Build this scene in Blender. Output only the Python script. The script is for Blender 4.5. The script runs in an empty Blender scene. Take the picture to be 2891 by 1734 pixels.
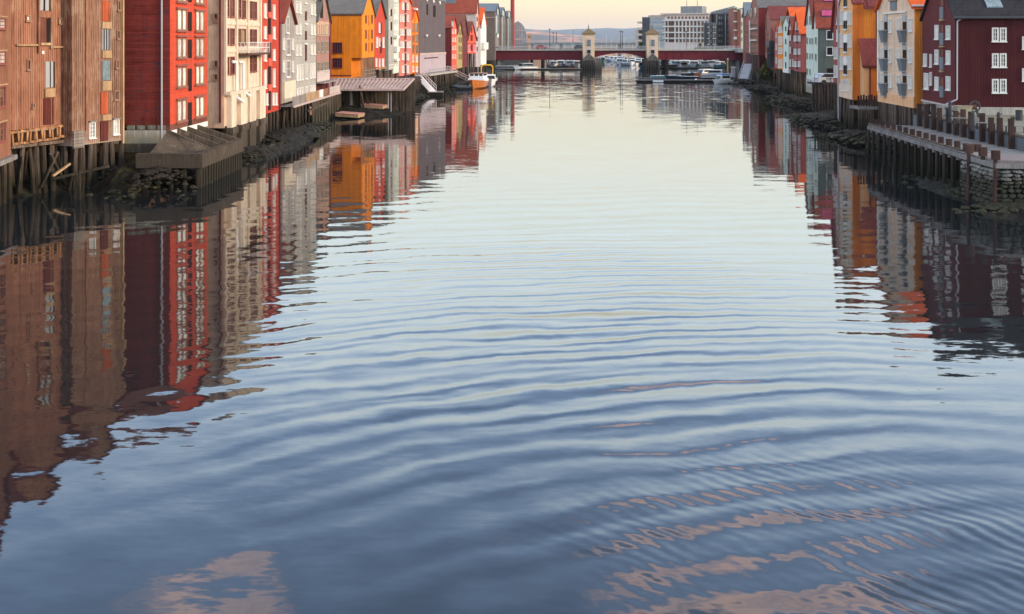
import bpy, math, random
from mathutils import Vector, Matrix, noise
random.seed(7)
R = math.radians
C = bpy.context.scene.collection
sc = bpy.context.scene
# ---- camera ---------------------------------------------------------------
# level camera 10 m above the river, lens shifted down (verticals stay vertical)
F, XC, YH, H = 3000.0, 1445.5, 115.0, 10.0
cam = bpy.data.cameras.new('camera'); cam_o = bpy.data.objects.new('camera', cam); C.objects.link(cam_o)
cam.sensor_width = 36; cam.lens = 36 * F / 2891; cam.shift_y = -(867 - YH) / 2891
cam.clip_start = 0.5; cam.clip_end = 40000
cam_o.location = (0, 0, H); cam_o.rotation_euler = (R(90), 0, 0)
sc.camera = cam_o
sc.view_settings.view_transform = 'Standard'; sc.view_settings.look = 'None'
sc.view_settings.exposure = 0.25; sc.view_settings.gamma = 1.0; sc.view_settings.use_curve_mapping = False
sc.cycles.use_denoising = True
sc.cycles.max_bounces = 8; sc.cycles.diffuse_bounces = 2; sc.cycles.glossy_bounces = 3
sc.cycles.transparent_max_bounces = 6; sc.cycles.volume_bounces = 0
sc.cycles.sample_clamp_indirect = 6.0

class NT:
    """small helper to write node trees"""
    def __init__(s, tree): s.t = tree; s.n = tree.nodes; s.l = tree.links
    def new(s, typ, **kw):
        n = s.n.new(typ)
        for k, v in kw.items(): setattr(n, k, v)
        return n
    def put(s, sock, v):
        if v is None: return
        if isinstance(v, bpy.types.NodeSocket): s.l.new(v, sock)
        else: sock.default_value = v
    def m(s, op, a, b=None, c=None, clamp=False):
        n = s.new('ShaderNodeMath', operation=op, use_clamp=clamp)
        s.put(n.inputs[0], a); s.put(n.inputs[1], b); s.put(n.inputs[2], c)
        return n.outputs[0]
    def vm(s, op, a, b=None):
        n = s.new('ShaderNodeVectorMath', operation=op)
        s.put(n.inputs[0], a)
        if op == 'SCALE': s.put(n.inputs['Scale'], b)
        else: s.put(n.inputs[1], b)
        return n.outputs[0]
    def xyz(s, x, y, z):
        n = s.new('ShaderNodeCombineXYZ'); s.put(n.inputs[0], x); s.put(n.inputs[1], y); s.put(n.inputs[2], z); return n.outputs[0]
    def sep(s, v):
        n = s.new('ShaderNodeSeparateXYZ'); s.put(n.inputs[0], v); return n.outputs
    def noise(s, vec, scale, detail=2, rough=.5, col=False):
        n = s.new('ShaderNodeTexNoise'); s.put(n.inputs['Vector'], vec); n.inputs['Scale'].default_value = scale
        n.inputs['Detail'].default_value = detail; n.inputs['Roughness'].default_value = rough
        return n.outputs['Color' if col else 'Fac']
    def mapr(s, v, a, b, c=0., d=1., smooth=False):
        n = s.new('ShaderNodeMapRange'); n.clamp = True
        if smooth: n.interpolation_type = 'SMOOTHSTEP'
        s.put(n.inputs[0], v)
        for i, q in enumerate((a, b, c, d)): s.put(n.inputs[i + 1], q)
        return n.outputs[0]
    def mix(s, f, a, b, blend='MIX'):
        n = s.new('ShaderNodeMix', data_type='RGBA', blend_type=blend)
        s.put(n.inputs[0], f)
        for i, q in ((6, a), (7, b)):
            if isinstance(q, tuple) and len(q) == 3: q = (*q, 1)
            s.put(n.inputs[i], q)
        return n.outputs[2]
    def ramp(s, f, stops, interp='LINEAR'):
        n = s.new('ShaderNodeValToRGB'); n.color_ramp.interpolation = interp
        e = n.color_ramp.elements
        while len(e) < len(stops): e.new(.5)
        for q, (p, c) in zip(e, stops): q.position = p; q.color = (*c, 1)
        s.put(n.inputs[0], f); return n.outputs[0]

# ---- sky --------------------------------------------------------------------
SUN_EL, SUN_AZ = R(17), R(106)      # azimuth measured from +Y (view direction) towards +X
w = bpy.data.worlds.new('World'); sc.world = w; w.use_nodes = True
t = NT(w.node_tree); t.n.clear()
sky = t.new('ShaderNodeTexSky', sky_type='NISHITA'); sky.sun_disc = False
sky.sun_elevation = SUN_EL; sky.sun_rotation = SUN_AZ
sky.altitude = 20; sky.air_density = 1.0; sky.dust_density = 1.5; sky.ozone_density = 1.2
bg1 = t.new('ShaderNodeBackground'); t.put(bg1.inputs[0], sky.outputs[0]); bg1.inputs[1].default_value = 0.05
tc = t.new('ShaderNodeTexCoord'); d = t.sep(tc.outputs['Generated'])
el = t.m('ARCSINE', d[2]); eln = t.m('DIVIDE', el, R(90))
K = 3.2
def S(*c): return tuple(q / K for q in c)
grad = t.ramp(eln, [(0.0, S(.93, .62, .37)), (.010, S(.95, .68, .41)), (.025, S(.97, .80, .50)), (.045, S(1.10, 1.0, .76)),
    (.07, S(1.38, 1.34, 1.12)), (.105, S(1.72, 1.86, 1.74)), (.15, S(2.25, 2.56, 2.66)), (.20, S(1.85, 2.36, 2.95)),
    (.255, S(1.08, 1.62, 2.55)), (.31, S(.78, 1.22, 2.05)), (.37, S(.66, .98, 1.5)), (.46, S(.68, .80, .98)), (.6, S(.68, .70, .74)), (1.0, S(.60, .61, .62))])
# drifting pink clouds, on a plane far above
zz = t.m('MAXIMUM', d[2], .02)
cx, cy = t.m('DIVIDE', d[0], zz), t.m('DIVIDE', d[1], zz)
cv = t.xyz(cx, t.m('MULTIPLY', cy, .8), 0)
n1 = t.noise(cv, 3.0, 8, .68)
cov = t.noise(cv, .55, 2, .5)
cl = t.mapr(t.m('ADD', n1, t.m('MULTIPLY', cov, .9)), 1.0, 1.16, smooth=True)
def blob(x, y, rx, ry):
    a = t.m('DIVIDE', t.m('SUBTRACT', cx, x), rx); b = t.m('DIVIDE', t.m('SUBTRACT', cy, y), ry)
    r = t.m('ADD', t.m('MULTIPLY', a, a), t.m('MULTIPLY', b, b))
    return t.mapr(r, 0, 1, 1, 0)
bl = t.m('MAXIMUM', blob(-.53, 1.86, .19, .20), blob(.42, 1.86, .42, .22))
cl2 = t.mapr(t.m('ADD', n1, t.m('MULTIPLY', bl, .42)), .63, .86, smooth=True)
cl = t.m('MAXIMUM', t.m('MULTIPLY', cl, .15), cl2)
cl = t.m('MULTIPLY', cl, t.mapr(el, R(20), R(23.5)))
cl = t.m('MULTIPLY', cl, t.mapr(el, R(45), R(65), 1, .35))
cl = t.m('MULTIPLY', cl, t.mapr(t.noise(cv, 9.0, 5, .65), .34, .60, .25, .9))
skyc = t.mix(cl, grad, S(4.4, 3.1, 2.75))
bg2 = t.new('ShaderNodeBackground'); t.put(bg2.inputs[0], skyc); bg2.inputs[1].default_value = K * 0.86
add = t.new('ShaderNodeAddShader'); t.l.new(bg1.outputs[0], add.inputs[0]); t.l.new(bg2.outputs[0], add.inputs[1])
wo = t.new('ShaderNodeOutputWorld'); t.l.new(add.outputs[0], wo.inputs[0])
# ---- sun ----------------------------------------------------------------------
sun = bpy.data.lights.new('sun', 'SUN'); sun_o = bpy.data.objects.new('sun', sun); C.objects.link(sun_o)
sun.energy = 2.8; sun.angle = R(8); sun.color = (1.0, .74, .48)
sd = Vector((math.sin(SUN_AZ) * math.cos(SUN_EL), math.cos(SUN_AZ) * math.cos(SUN_EL), math.sin(SUN_EL)))
sun_o.rotation_euler = sd.to_track_quat('Z', 'Y').to_euler(); sun_o.location = (60, 0, 60)

# ---- plan helpers: a column / row of the picture and a depth give a place ------------
def PX(px, d): return (px - XC) / F * d
def PZ(py, d): return H - (py - YH) / F * d
def PT(px, d, z=None, py=None): return Vector((PX(px, d), d, PZ(py, d) if py is not None else (z or 0)))
def tag(o, label=None, cat=None, group=None, kind=None):
    if label: o['label'] = label
    if cat: o['category'] = cat
    if group: o['group'] = group
    if kind: o['kind'] = kind
    return o
def empty(name, loc=(0, 0, 0), rz=0.0):
    o = bpy.data.objects.new(name, None); C.objects.link(o); o.location = loc; o.rotation_euler = (0, 0, rz); return o
def link(name, me, parent=None, loc=None, rot=None, scale=None):
    o = bpy.data.objects.new(name, me); C.objects.link(o)
    if parent is not None: o.parent = parent
    if loc is not None: o.location = loc
    if rot is not None: o.rotation_euler = rot
    if scale is not None: o.scale = scale
    return o
class MB:
    def __init__(s): s.v = []; s.f = []; s.mi = []
    def add(s, vs, fs, mi=0):
        k = len(s.v); s.v += [tuple(q) for q in vs]; s.f += [tuple(i + k for i in f) for f in fs]; s.mi += [mi] * len(fs); return s
    def box(s, x0, x1, y0, y1, z0, z1, mi=0):
        return s.add([(x0, y0, z0), (x1, y0, z0), (x1, y1, z0), (x0, y1, z0), (x0, y0, z1), (x1, y0, z1), (x1, y1, z1), (x0, y1, z1)],
            [(0, 3, 2, 1), (4, 5, 6, 7), (0, 1, 5, 4), (1, 2, 6, 5), (2, 3, 7, 6), (3, 0, 4, 7)], mi)
    def prism(s, pts, y0, y1, mi=0):          # outline in x,z, extruded along y
        n = len(pts)
        return s.add([(x, y0, z) for x, z in pts] + [(x, y1, z) for x, z in pts],
            [tuple(range(n)), tuple(range(2 * n - 1, n - 1, -1))] + [(i, i + n, (i + 1) % n + n, (i + 1) % n) for i in range(n)], mi)
    def plan(s, pts, z0, z1, mi=0):           # outline in x,y (anticlockwise), extruded along z
        n = len(pts)
        return s.add([(x, y, z0) for x, y in pts] + [(x, y, z1) for x, y in pts],
            [tuple(range(n - 1, -1, -1)), tuple(range(n, 2 * n))] + [(i, (i + 1) % n, (i + 1) % n + n, i + n) for i in range(n)], mi)
    def bar(s, a, b, w, h, mi=0, up=(0, 0, 1)):
        a, b = Vector(a), Vector(b); d = (b - a).normalized(); u = Vector(up)
        if abs(d.dot(u)) > .95: u = Vector((0, 1, 0))
        x = d.cross(u).normalized() * w / 2; y = x.cross(d).normalized() * h / 2
        vs = [p + i * x + j * y for p in (a, b) for i, j in ((-1, -1), (1, -1), (1, 1), (-1, 1))]
        return s.add(vs, [(0, 1, 2, 3), (7, 6, 5, 4), (0, 4, 5, 1), (1, 5, 6, 2), (2, 6, 7, 3), (3, 7, 4, 0)], mi)
    def tube(s, a, b, r0, r1=None, n=8, mi=0):
        r1 = r0 if r1 is None else r1
        a, b = Vector(a), Vector(b); d = (b - a).normalized(); u = Vector((0, 0, 1)) if abs(d.z) < .95 else Vector((0, 1, 0))
        x = d.cross(u).normalized(); y = x.cross(d)
        vs = [p + r * (math.cos(2 * math.pi * i / n) * x + math.sin(2 * math.pi * i / n) * y) for p, r in ((a, r0), (b, r1)) for i in range(n)]
        return s.add(vs, [tuple(range(n)), tuple(range(2 * n - 1, n - 1, -1))] + [(i, i + n, (i + 1) % n + n, (i + 1) % n) for i in range(n)], mi)
    def mesh(s, name, mats):
        me = bpy.data.meshes.new(name); me.from_pydata(s.v, [], s.f)
        for m_ in (mats if isinstance(mats, (list, tuple)) else [mats]): me.materials.append(m_)
        if any(s.mi): me.polygons.foreach_set('material_index', s.mi)
        me.update(); return me
    def build(s, name, mats, parent=None, **kw): return link(name, s.mesh(name, mats), parent, **kw)

# ---- materials ------------------------------------------------------------------
def mat(name, col, rough=.8, spec=.12, lines=None, gap=.2, groove=.35, var=.25, wear=0, wearcol=(.25, .2, .17), streak='v', bump=.5,
        low=None, rows=None, metal=0, scale=1.0, algae=None):
    m_ = bpy.data.materials.new(name); m_.use_nodes = True; t = NT(m_.node_tree)
    b = t.n['Principled BSDF']; b.inputs['Roughness'].default_value = rough; b.inputs['Specular IOR Level'].default_value = spec
    b.inputs['Metallic'].default_value = metal
    tc = t.new('ShaderNodeTexCoord'); oc = tc.outputs['Object']; x, y, z = t.sep(oc)
    info = t.new('ShaderNodeObjectInfo'); rnd = info.outputs['Random']
    s_ = t.m('ADD', x, y)
    big = t.noise(t.vm('SCALE', oc, scale), .7, 3, .6)
    st = (t.xyz(t.m('MULTIPLY', x, 7.), t.m('MULTIPLY', y, 7.), t.m('MULTIPLY', z, .7)) if streak == 'v'
          else t.xyz(t.m('MULTIPLY', x, .8), t.m('MULTIPLY', y, .8), t.m('MULTIPLY', z, 7.)))
    fine = t.noise(st, 1.0 * scale, 4, .7)
    k = t.m('ADD', t.mapr(big, .25, .75, -var * .6, var * .6), t.mapr(fine, .25, .75, -var * .8, var * .8))
    k = t.m('ADD', k, t.m('MULTIPLY', t.m('SUBTRACT', rnd, .5), var * .6))
    if rough > .6:
        drip = t.noise(t.xyz(t.m('MULTIPLY', s_, 1.7), 0, t.m('MULTIPLY', z, .16)), 1.0, 4, .65)
        k = t.m('SUBTRACT', k, t.mapr(drip, .48, .72, 0, .20 + var * .35))
    height = t.m('MULTIPLY', fine, .004)
    if lines:
        q = {'v': s_, 'h': z}[lines]
        c = t.m('DIVIDE', q, gap); fr = t.m('FRACT', c); cell = t.m('FLOOR', c)
        wn = t.new('ShaderNodeTexWhiteNoise', noise_dimensions='1D'); t.put(wn.inputs['W'], cell)
        k = t.m('ADD', k, t.m('MULTIPLY', t.m('SUBTRACT', wn.outputs[0], .5), var * .8))
        g = t.mapr(t.m('ABSOLUTE', t.m('SUBTRACT', fr, .5)), .36, .47, 0, 1)
        k = t.m('SUBTRACT', k, t.m('MULTIPLY', g, groove))
        height = t.m('SUBTRACT', height, t.m('MULTIPLY', g, .03))
    if rows:       # roof tiles / brick courses: rows along the slope and columns
        sx, sz = rows
        r_ = t.m('DIVIDE', z, sz); fr = t.m('FRACT', r_)
        cc = t.m('FRACT', t.m('ADD', t.m('DIVIDE', s_, sx), t.m('MULTIPLY', t.m('FLOOR', r_), .5)))
        g = t.m('MAXIMUM', t.mapr(fr, .0, .22, 1, 0), t.mapr(t.m('ABSOLUTE', t.m('SUBTRACT', cc, .5)), .38, .48, 0, .8))
        k = t.m('SUBTRACT', k, t.m('MULTIPLY', g, groove)); height = t.m('SUBTRACT', height, t.m('MULTIPLY', g, .02))
    colr = t.mix(1.0, (*col, 1), t.xyz(t.m('ADD', 1, k), t.m('ADD', 1, k), t.m('ADD', 1, k)), 'MULTIPLY')
    if wear:
        wm = t.mapr(t.m('ADD', fine, t.m('MULTIPLY', big, .6)), 1.02 - wear * .5, 1.12 - wear * .5)
        colr = t.mix(wm, colr, (*wearcol, 1))
    if low:        # dirt or bleaching with its own height on the thing: (z0, z1, colour)
        e = t.m('ADD', z, t.m('MULTIPLY', t.m('SUBTRACT', fine, .5), .9))
        colr = t.mix(t.mapr(e, low[0], low[1], .85, 0), colr, (*low[2], 1))
    if algae:      # weed and slime in the tidal zone, by height above the water
        geo = t.new('ShaderNodeNewGeometry'); wz = t.sep(geo.outputs['Position'])[2]
        e = t.m('ADD', wz, t.m('MULTIPLY', t.m('SUBTRACT', fine, .5), 1.2))
        colr = t.mix(t.mapr(e, algae[0], algae[1], .92, 0), colr, (*algae[2], 1))
    t.put(b.inputs['Base Color'], colr)
    if bump:
        bn = t.new('ShaderNodeBump'); bn.inputs['Strength'].default_value = bump; bn.inputs['Distance'].default_value = 1.0
        t.put(bn.inputs['Height'], height); t.l.new(bn.outputs[0], b.inputs['Normal'])
    return m_
def glass(name, col, rough=.06, var=.3):
    m_ = mat(name, col, rough, .6, var=.75, bump=0); return m_
M = {}
M['brown'] = mat('brown_boards', (.31, .135, .082), .85, lines='v', gap=.19, groove=.3, var=.42, wear=.35, wearcol=(.36, .21, .13))
M['brown2'] = mat('greybrown_boards', (.26, .130, .080), .85, lines='v', gap=.19, groove=.45, var=.42, wear=.4, wearcol=(.33, .23, .155), low=(2.9, 3.6, (.42, .33, .27)))
M['batten'] = mat('brown_batten', (.34, .155, .095), .85, var=.5, wear=.3, wearcol=(.42, .28, .18))
M['batten2'] = mat('greybrown_batten', (.30, .155, .098), .85, var=.5, wear=.35, wearcol=(.42, .31, .22))
M['hatch_brown'] = mat('brown_hatch', (.20, .075, .05), .8, lines='v', gap=.15, var=.3)
M['hatch_red'] = mat('orange_hatch', (.38, .085, .035), .8, lines='v', gap=.2, var=.4)
M['hatch_dark'] = mat('dark_red_hatch', (.11, .028, .022), .8, lines='v', gap=.15, var=.3)
M['tan'] = mat('tan_wood', (.42, .27, .15), .85, var=.4)
M['beam'] = mat('fresh_split_wood', (.48, .24, .11), .8, var=.8, wear=.5, wearcol=(.2, .1, .05))
M['wood_grey'] = mat('grey_wood', (.24, .20, .17), .9, lines='h', gap=.22, var=.4)
M['pile'] = mat('pile_wood', (.115, .082, .062), .9, var=.8, wear=.3, wearcol=(.24, .19, .16), algae=(1.0, 3.2, (.020, .018, .011)))
M['pile_dark'] = mat('dark_pile_wood', (.060, .045, .040), .9, var=.8, algae=(.6, 2.4, (.020, .019, .013)))
M['post_red'] = mat('rusty_post', (.062, .036, .030), .9, var=.5)
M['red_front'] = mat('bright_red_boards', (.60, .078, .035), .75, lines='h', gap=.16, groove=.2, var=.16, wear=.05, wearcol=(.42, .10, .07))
M['red_side'] = mat('dark_red_clapboard', (.205, .036, .028), .85, lines='h', gap=.15, groove=.35, var=.38, wear=.34, wearcol=(.085, .035, .04), streak='h')  # much deeper red than the front boards, with darker worn streaks
M['white'] = mat('white_paint', (.76, .72, .65), .7, var=.2)
M['cream'] = mat('cream_render', (.66, .54, .40), .85, var=.16, wear=.06, wearcol=(.5, .4, .3))
M['beige'] = mat('stained_beige_render', (.64, .42, .29), .9, var=.32, wear=.1, wearcol=(.3, .2, .15))
M['conc'] = mat('concrete', (.100, .076, .056), .9, var=.6, wear=.2, wearcol=(.26, .20, .15), algae=(1.2, 3.0, (.060, .047, .034)))
M['conc_light'] = mat('pale_concrete', (.42, .385, .33), .9, var=.25, low=(3.0, 3.4, (.28, .25, .17)))
M['conc_grey'] = mat('grey_concrete', (.24, .24, .24), .9, var=.25, lines='v', gap=1.2, groove=.1)
M['red2'] = mat('crimson_boards', (.50, .062, .032), .75, lines='v', gap=.2, groove=.15, var=.14)
M['salmon'] = mat('salmon_paint', (.75, .12, .075), .75, var=.1)
M['greywood'] = mat('silvered_boards', (.36, .31, .28), .85, lines='v', gap=.2, groove=.3, var=.3)
M['grey_paint'] = mat('warm_grey_boards', (.42, .39, .345), .8, lines='h', gap=.16, groove=.12, var=.13)
M['mauve'] = mat('mauve_brown_render', (.34, .19, .15), .85, var=.16)
M['tan_render'] = mat('tan_render', (.50, .32, .22), .85, var=.15)
M['pinkwhite'] = mat('pinkish_white_boards', (.58, .47, .42), .8, lines='h', gap=.2, groove=.15, var=.16)
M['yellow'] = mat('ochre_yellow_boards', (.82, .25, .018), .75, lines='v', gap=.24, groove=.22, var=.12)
M['yellow_side'] = mat('deeper_ochre_boards', (.78, .225, .015), .8, lines='v', gap=.24, groove=.30, var=.16)  # slightly deeper ochre than the front boards
M['maroon'] = mat('maroon_trim', (.16, .03, .035), .7, var=.2)
M['darkred'] = mat('dark_red_boards', (.19, .032, .030), .8, lines='v', gap=.2, groove=.25, var=.2)
M['slate'] = mat('slate_roof', (.16, .145, .135), .85, rows=(.3, .2), groove=.2, var=.3)
M['tile_red'] = mat('red_tile_roof', (.30, .07, .045), .85, rows=(.45, .24), groove=.35, var=.3)
M['tile_brown'] = mat('brown_tile_roof', (.24, .09, .065), .85, rows=(.45, .24), groove=.35, var=.3)
M['tile_orange'] = mat('orange_tile_roof', (.75, .13, .035), .85, rows=(.45, .24), groove=.2, var=.16)
M['tile_black'] = mat('black_tile_roof', (.032, .030, .034), .85, rows=(.5, .28), groove=.35, var=.3)
M['tile_maroon'] = mat('maroon_tile_roof', (.21, .055, .05), .85, rows=(.45, .24), groove=.35, var=.25)
M['zinc'] = mat('zinc_roof', (.15, .17, .19), .5, lines='v', gap=.6, groove=.2, var=.15)
M['frame_w'] = mat('window_frame_white', (.70, .665, .61), .6, var=.06, bump=0)
M['frame_r'] = mat('window_frame_redbrown', (.26, .09, .07), .6, var=.1, bump=0)
M['frame_t'] = mat('window_frame_brown', (.30, .17, .11), .7, var=.2, bump=0)
M['frame_g'] = mat('window_frame_greygreen', (.30, .31, .26), .7, var=.1, bump=0)
M['frame_k'] = mat('window_frame_dark', (.05, .05, .05), .6, var=.1, bump=0)
M['pane_w'] = glass('pane_curtain_and_sky', (.76, .70, .62))  # pale base colour stands for curtains and for sky reflected in the glass
M['pane_d'] = glass('pane_dark', (.022, .024, .028))
M['pane_b'] = glass('pane_brown', (.10, .055, .045))
M['pane_g'] = glass('pane_greygreen', (.20, .21, .17))
M['pane_s'] = glass('pane_blue', (.20, .26, .28))
M['dark'] = mat('dark_opening', (.022, .016, .014), .9, var=.3)
M['iron'] = mat('painted_iron', (.055, .055, .06), .5, var=.2)
M['pipe_w'] = mat('white_pipe', (.78, .74, .72), .45, var=.06)
M['pipe_g'] = mat('grey_pipe', (.42, .40, .42), .45, var=.08)
M['panel_grey'] = mat('grey_balcony_panel', (.17, .185, .20), .6, lines='h', gap=.18, groove=.12, var=.1)
M['panel_pale'] = mat('pale_grey_panel', (.36, .37, .37), .6, var=.1)
M['peach'] = mat('peach_boards', (.76, .53, .37), .8, lines='h', gap=.16, groove=.08, var=.07)
M['peach_skirt'] = mat('deep_peach_boards', (.82, .46, .24), .8, lines='h', gap=.16, groove=.08, var=.08)
M['orange_side'] = mat('orange_boards', (.70, .23, .035), .8, lines='v', gap=.24, groove=.25, var=.15)
M['orange_f'] = mat('soft_orange_boards', (.74, .40, .19), .8, lines='h', gap=.16, groove=.08, var=.09)
M['orange_deep'] = mat('deep_orange_boards', (.60, .17, .03), .8, lines='v', gap=.22, groove=.12, var=.1)
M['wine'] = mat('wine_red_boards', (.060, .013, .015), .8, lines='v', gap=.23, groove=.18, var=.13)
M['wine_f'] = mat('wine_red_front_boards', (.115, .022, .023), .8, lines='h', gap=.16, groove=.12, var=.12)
M['mint'] = mat('pale_mint_boards', (.62, .68, .58), .8, lines='v', gap=.22, groove=.12, var=.08)
M['greengrey'] = mat('green_grey_boards', (.13, .145, .12), .8, lines='v', gap=.22, groove=.2, var=.1)
M['brickred'] = mat('red_brick', (.30, .095, .065), .9, rows=(.5, .16), groove=.15, var=.2)
M['brickpink'] = mat('pinkish_brick', (.33, .14, .105), .9, rows=(.5, .16), groove=.15, var=.2)
M['stone'] = mat('grey_stone', (.25, .235, .21), .9, var=.8, algae=(1.5, 2.4, (.045, .04, .026)))
M['masonry'] = mat('dark_masonry', (.13, .115, .10), .95, rows=(1.1, .5), groove=.3, var=.45, algae=(.4, 3.0, (.045, .04, .035)))
M['girder'] = mat('maroon_girder_paint', (.12, .015, .021), .55, var=.22)
M['tower'] = mat('tower_ochre_render', (.68, .50, .33), .85, lines='v', gap=.5, groove=.05, var=.08)
M['deckmetal'] = mat('pinkgrey_planks', (.50, .37, .33), .8, var=.22)
M['plank'] = mat('weathered_plank', (.25, .22, .205), .85, var=.4)
M['plank_p'] = mat('pink_plank', (.50, .24, .19), .85, var=.35)
M['rust'] = mat('rust', (.12, .055, .04), .85, var=.5)
M['hull_w'] = mat('boat_white', (.88, .86, .83), .35, .5, var=.05, bump=0)
M['hull_o'] = mat('varnished_hull', (.55, .17, .03), .35, .5, lines='h', gap=.16, groove=.2, var=.25, streak='h', bump=.2)
M['hull_t'] = mat('boat_teal', (.10, .24, .26), .4, .5, var=.1, bump=0)
M['hull_b'] = mat('boat_blue', (.04, .12, .30), .4, .5, var=.1, bump=0)
M['hull_k'] = mat('boat_dark', (.03, .035, .045), .4, .5, var=.1, bump=0)
M['hull_r'] = mat('boat_red', (.50, .05, .05), .4, .5, var=.1, bump=0)
M['hull_br'] = mat('boat_brown', (.28, .10, .04), .4, .5, var=.2, bump=0)
M['hull_g'] = mat('boat_grey', (.40, .42, .44), .4, .5, var=.1, bump=0)
M['yel'] = mat('yellow_frame_paint', (.85, .50, .04), .5, var=.05, bump=0)
M['ora'] = mat('buoy_orange', (.85, .13, .05), .5, var=.05, bump=0)
M['green'] = mat('lamp_green_copper', (.25, .42, .30), .5, var=.15, bump=0)
M['rubber'] = mat('black_rubber', (.03, .03, .03), .7, var=.1, bump=0)
M['blind_pink'] = mat('pink_blind', (.62, .10, .22), .7, var=.1, bump=0)
M['blue'] = mat('blue_canopy', (.05, .22, .55), .5, var=.1, bump=0)
M['steel'] = mat('galvanised_steel', (.42, .42, .43), .5, var=.2)
# ---- water ------------------------------------------------------------------------
def water_material():
    m_ = bpy.data.materials.new('river_water'); m_.use_nodes = True; t = NT(m_.node_tree)
    b = t.n['Principled BSDF']; b.inputs['IOR'].default_value = 1.333; b.inputs['Roughness'].default_value = .035
    b.inputs['Specular IOR Level'].default_value = .5
    geo = t.new('ShaderNodeNewGeometry'); pos = geo.outputs['Position']; x, y, z = t.sep(pos)
    flat = t.xyz(x, y, 0)
    # patches of ruffled and calm water
    pn = t.noise(t.xyz(t.m('MULTIPLY', x, .05), t.m('MULTIPLY', y, .11), 3.3), 1.0, 3, .55)
    pn2 = t.noise(t.xyz(t.m('MULTIPLY', x, .03), t.m('MULTIPLY', y, .05), 9.3), 1.0, 2, .5)
    pn3 = t.noise(t.xyz(t.m('MULTIPLY', x, .35), t.m('MULTIPLY', y, .5), 4.3), 1.0, 3, .55)
    warp = t.m('MULTIPLY', t.m('SUBTRACT', t.noise(t.xyz(t.m('MULTIPLY', x, .16), t.m('MULTIPLY', y, .22), 0), 1.0, 3, .5), .5), 1.0)
    w2 = t.m('MULTIPLY', t.m('SUBTRACT', t.noise(t.xyz(t.m('MULTIPLY', x, .9), t.m('MULTIPLY', y, 1.3), 7.7), 1.0, 4, .6), .5), .55)
    warp2 = t.m('ADD', t.m('MULTIPLY', warp, 2.6), w2)
    sx = sy = None
    def acc(gx, gy):
        nonlocal sx, sy
        sx = gx if sx is None else t.m('ADD', sx, gx); sy = gy if sy is None else t.m('ADD', sy, gy)
    def rings(cx, cy, lam, slope, env, wk=1.0):
        dx, dy = t.m('SUBTRACT', x, cx), t.m('SUBTRACT', y, cy)
        r = t.m('SQRT', t.m('ADD', t.m('MULTIPLY', dx, dx), t.m('MULTIPLY', dy, dy)))
        ph = t.m('MULTIPLY', t.m('ADD', r, t.m('MULTIPLY', warp2, wk)), 2 * math.pi / lam)
        g = t.m('MULTIPLY', t.m('MULTIPLY', t.m('SINE', ph), slope), env)
        acc(t.m('MULTIPLY', g, t.m('DIVIDE', dx, r)), t.m('MULTIPLY', g, t.m('DIVIDE', dy, r)))
    def env(cx, cy, rx, ry, lo=0., hi=1.):
        a = t.m('DIVIDE', t.m('SUBTRACT', x, cx), rx); b_ = t.m('DIVIDE', t.m('SUBTRACT', y, cy), ry)
        return t.mapr(t.m('SQRT', t.m('ADD', t.m('MULTIPLY', a, a), t.m('MULTIPLY', b_, b_))), .2, 1.0, hi, lo, True)
    amp = t.mapr(pn, .35, .65, .35, 1.15)
    e1 = t.m('MULTIPLY', env(3, 29, 14, 16), amp)
    rings(10.0, 2.0, 1.45, .064, e1, .9)
    rings(12.0, -4.0, .62, .026, t.m('MULTIPLY', env(2, 33, 16, 16), t.mapr(pn3, .38, .62, .15, 1)), .8)
    rings(9.0, -10.0, .95, .055, t.m('MULTIPLY', env(2, 41, 16, 20), t.mapr(pn2, .35, .6, .2, 1)), .8)
    rings(-22.0, 4.0, 1.9, .008, env(-5, 24, 16, 16), 1.2)
    rings(20.0, -25.0, 2.3, .012, env(0, 45, 40, 45), 1.5)
    # fine oblique ripples in the near right, faint elsewhere
    rings(-30.0, -14.0, .36, .055, t.m('MULTIPLY', env(6.5, 21, 7, 6), t.mapr(pn3, .42, .62, .1, 1)), .55)
    if 0: rings(30.0, -12.0, .22, .014, t.m('MULTIPLY', env(11, 22, 6, 6), t.mapr(pn3, .4, .6, .1, 1)), .5)
    # irregular small slopes: colour noise read as a slope field
    def field(kx, ky, off, ampx, ampy, e=None, det=3):
        c = t.noise(t.xyz(t.m('MULTIPLY', x, kx), t.m('MULTIPLY', y, ky), off), 1.0, det, .55, col=True)
        cs = t.sep(c)
        gx = t.m('MULTIPLY', t.m('SUBTRACT', cs[0], .5), ampx); gy = t.m('MULTIPLY', t.m('SUBTRACT', cs[1], .5), ampy)
        if e is not None: gx, gy = t.m('MULTIPLY', gx, e), t.m('MULTIPLY', gy, e)
        acc(gx, gy)
    field(.35, .9, 1.0, .012, .050, t.mapr(y, 20, 60, 1, .55))
    field(1.6, 4.5, 5.0, .018, .034, t.mapr(y, 25, 70, 1, .7))
    field(3.2, 8.5, 15.0, .022, .030, t.m('MULTIPLY', t.mapr(y, 30, 80, 1, .5), t.mapr(pn3, .35, .6, .4, 1)))
    field(.9, 3.2, 8.0, .008, .036, t.mapr(pn, .42, .62, .15, 1.0))
    # rougher bands of catspaws farther up the river
    far = t.mapr(y, 90, 210, 0, 1)
    band = t.mapr(t.noise(t.xyz(t.m('MULTIPLY', x, .018), t.m('MULTIPLY', y, .05), 1.7), 1.0, 3, .6), .42, .62)
    field(.45, .6, 12.0, .02, .17, t.m('MULTIPLY', far, band))
    nrm = t.vm('NORMALIZE', t.xyz(t.m('MULTIPLY', sx, -1), t.m('MULTIPLY', sy, -1), 1.0))
    t.put(b.inputs['Normal'], nrm)
    b.inputs['Base Color'].default_value = (.012, .014, .015, 1)
    return m_
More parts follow.
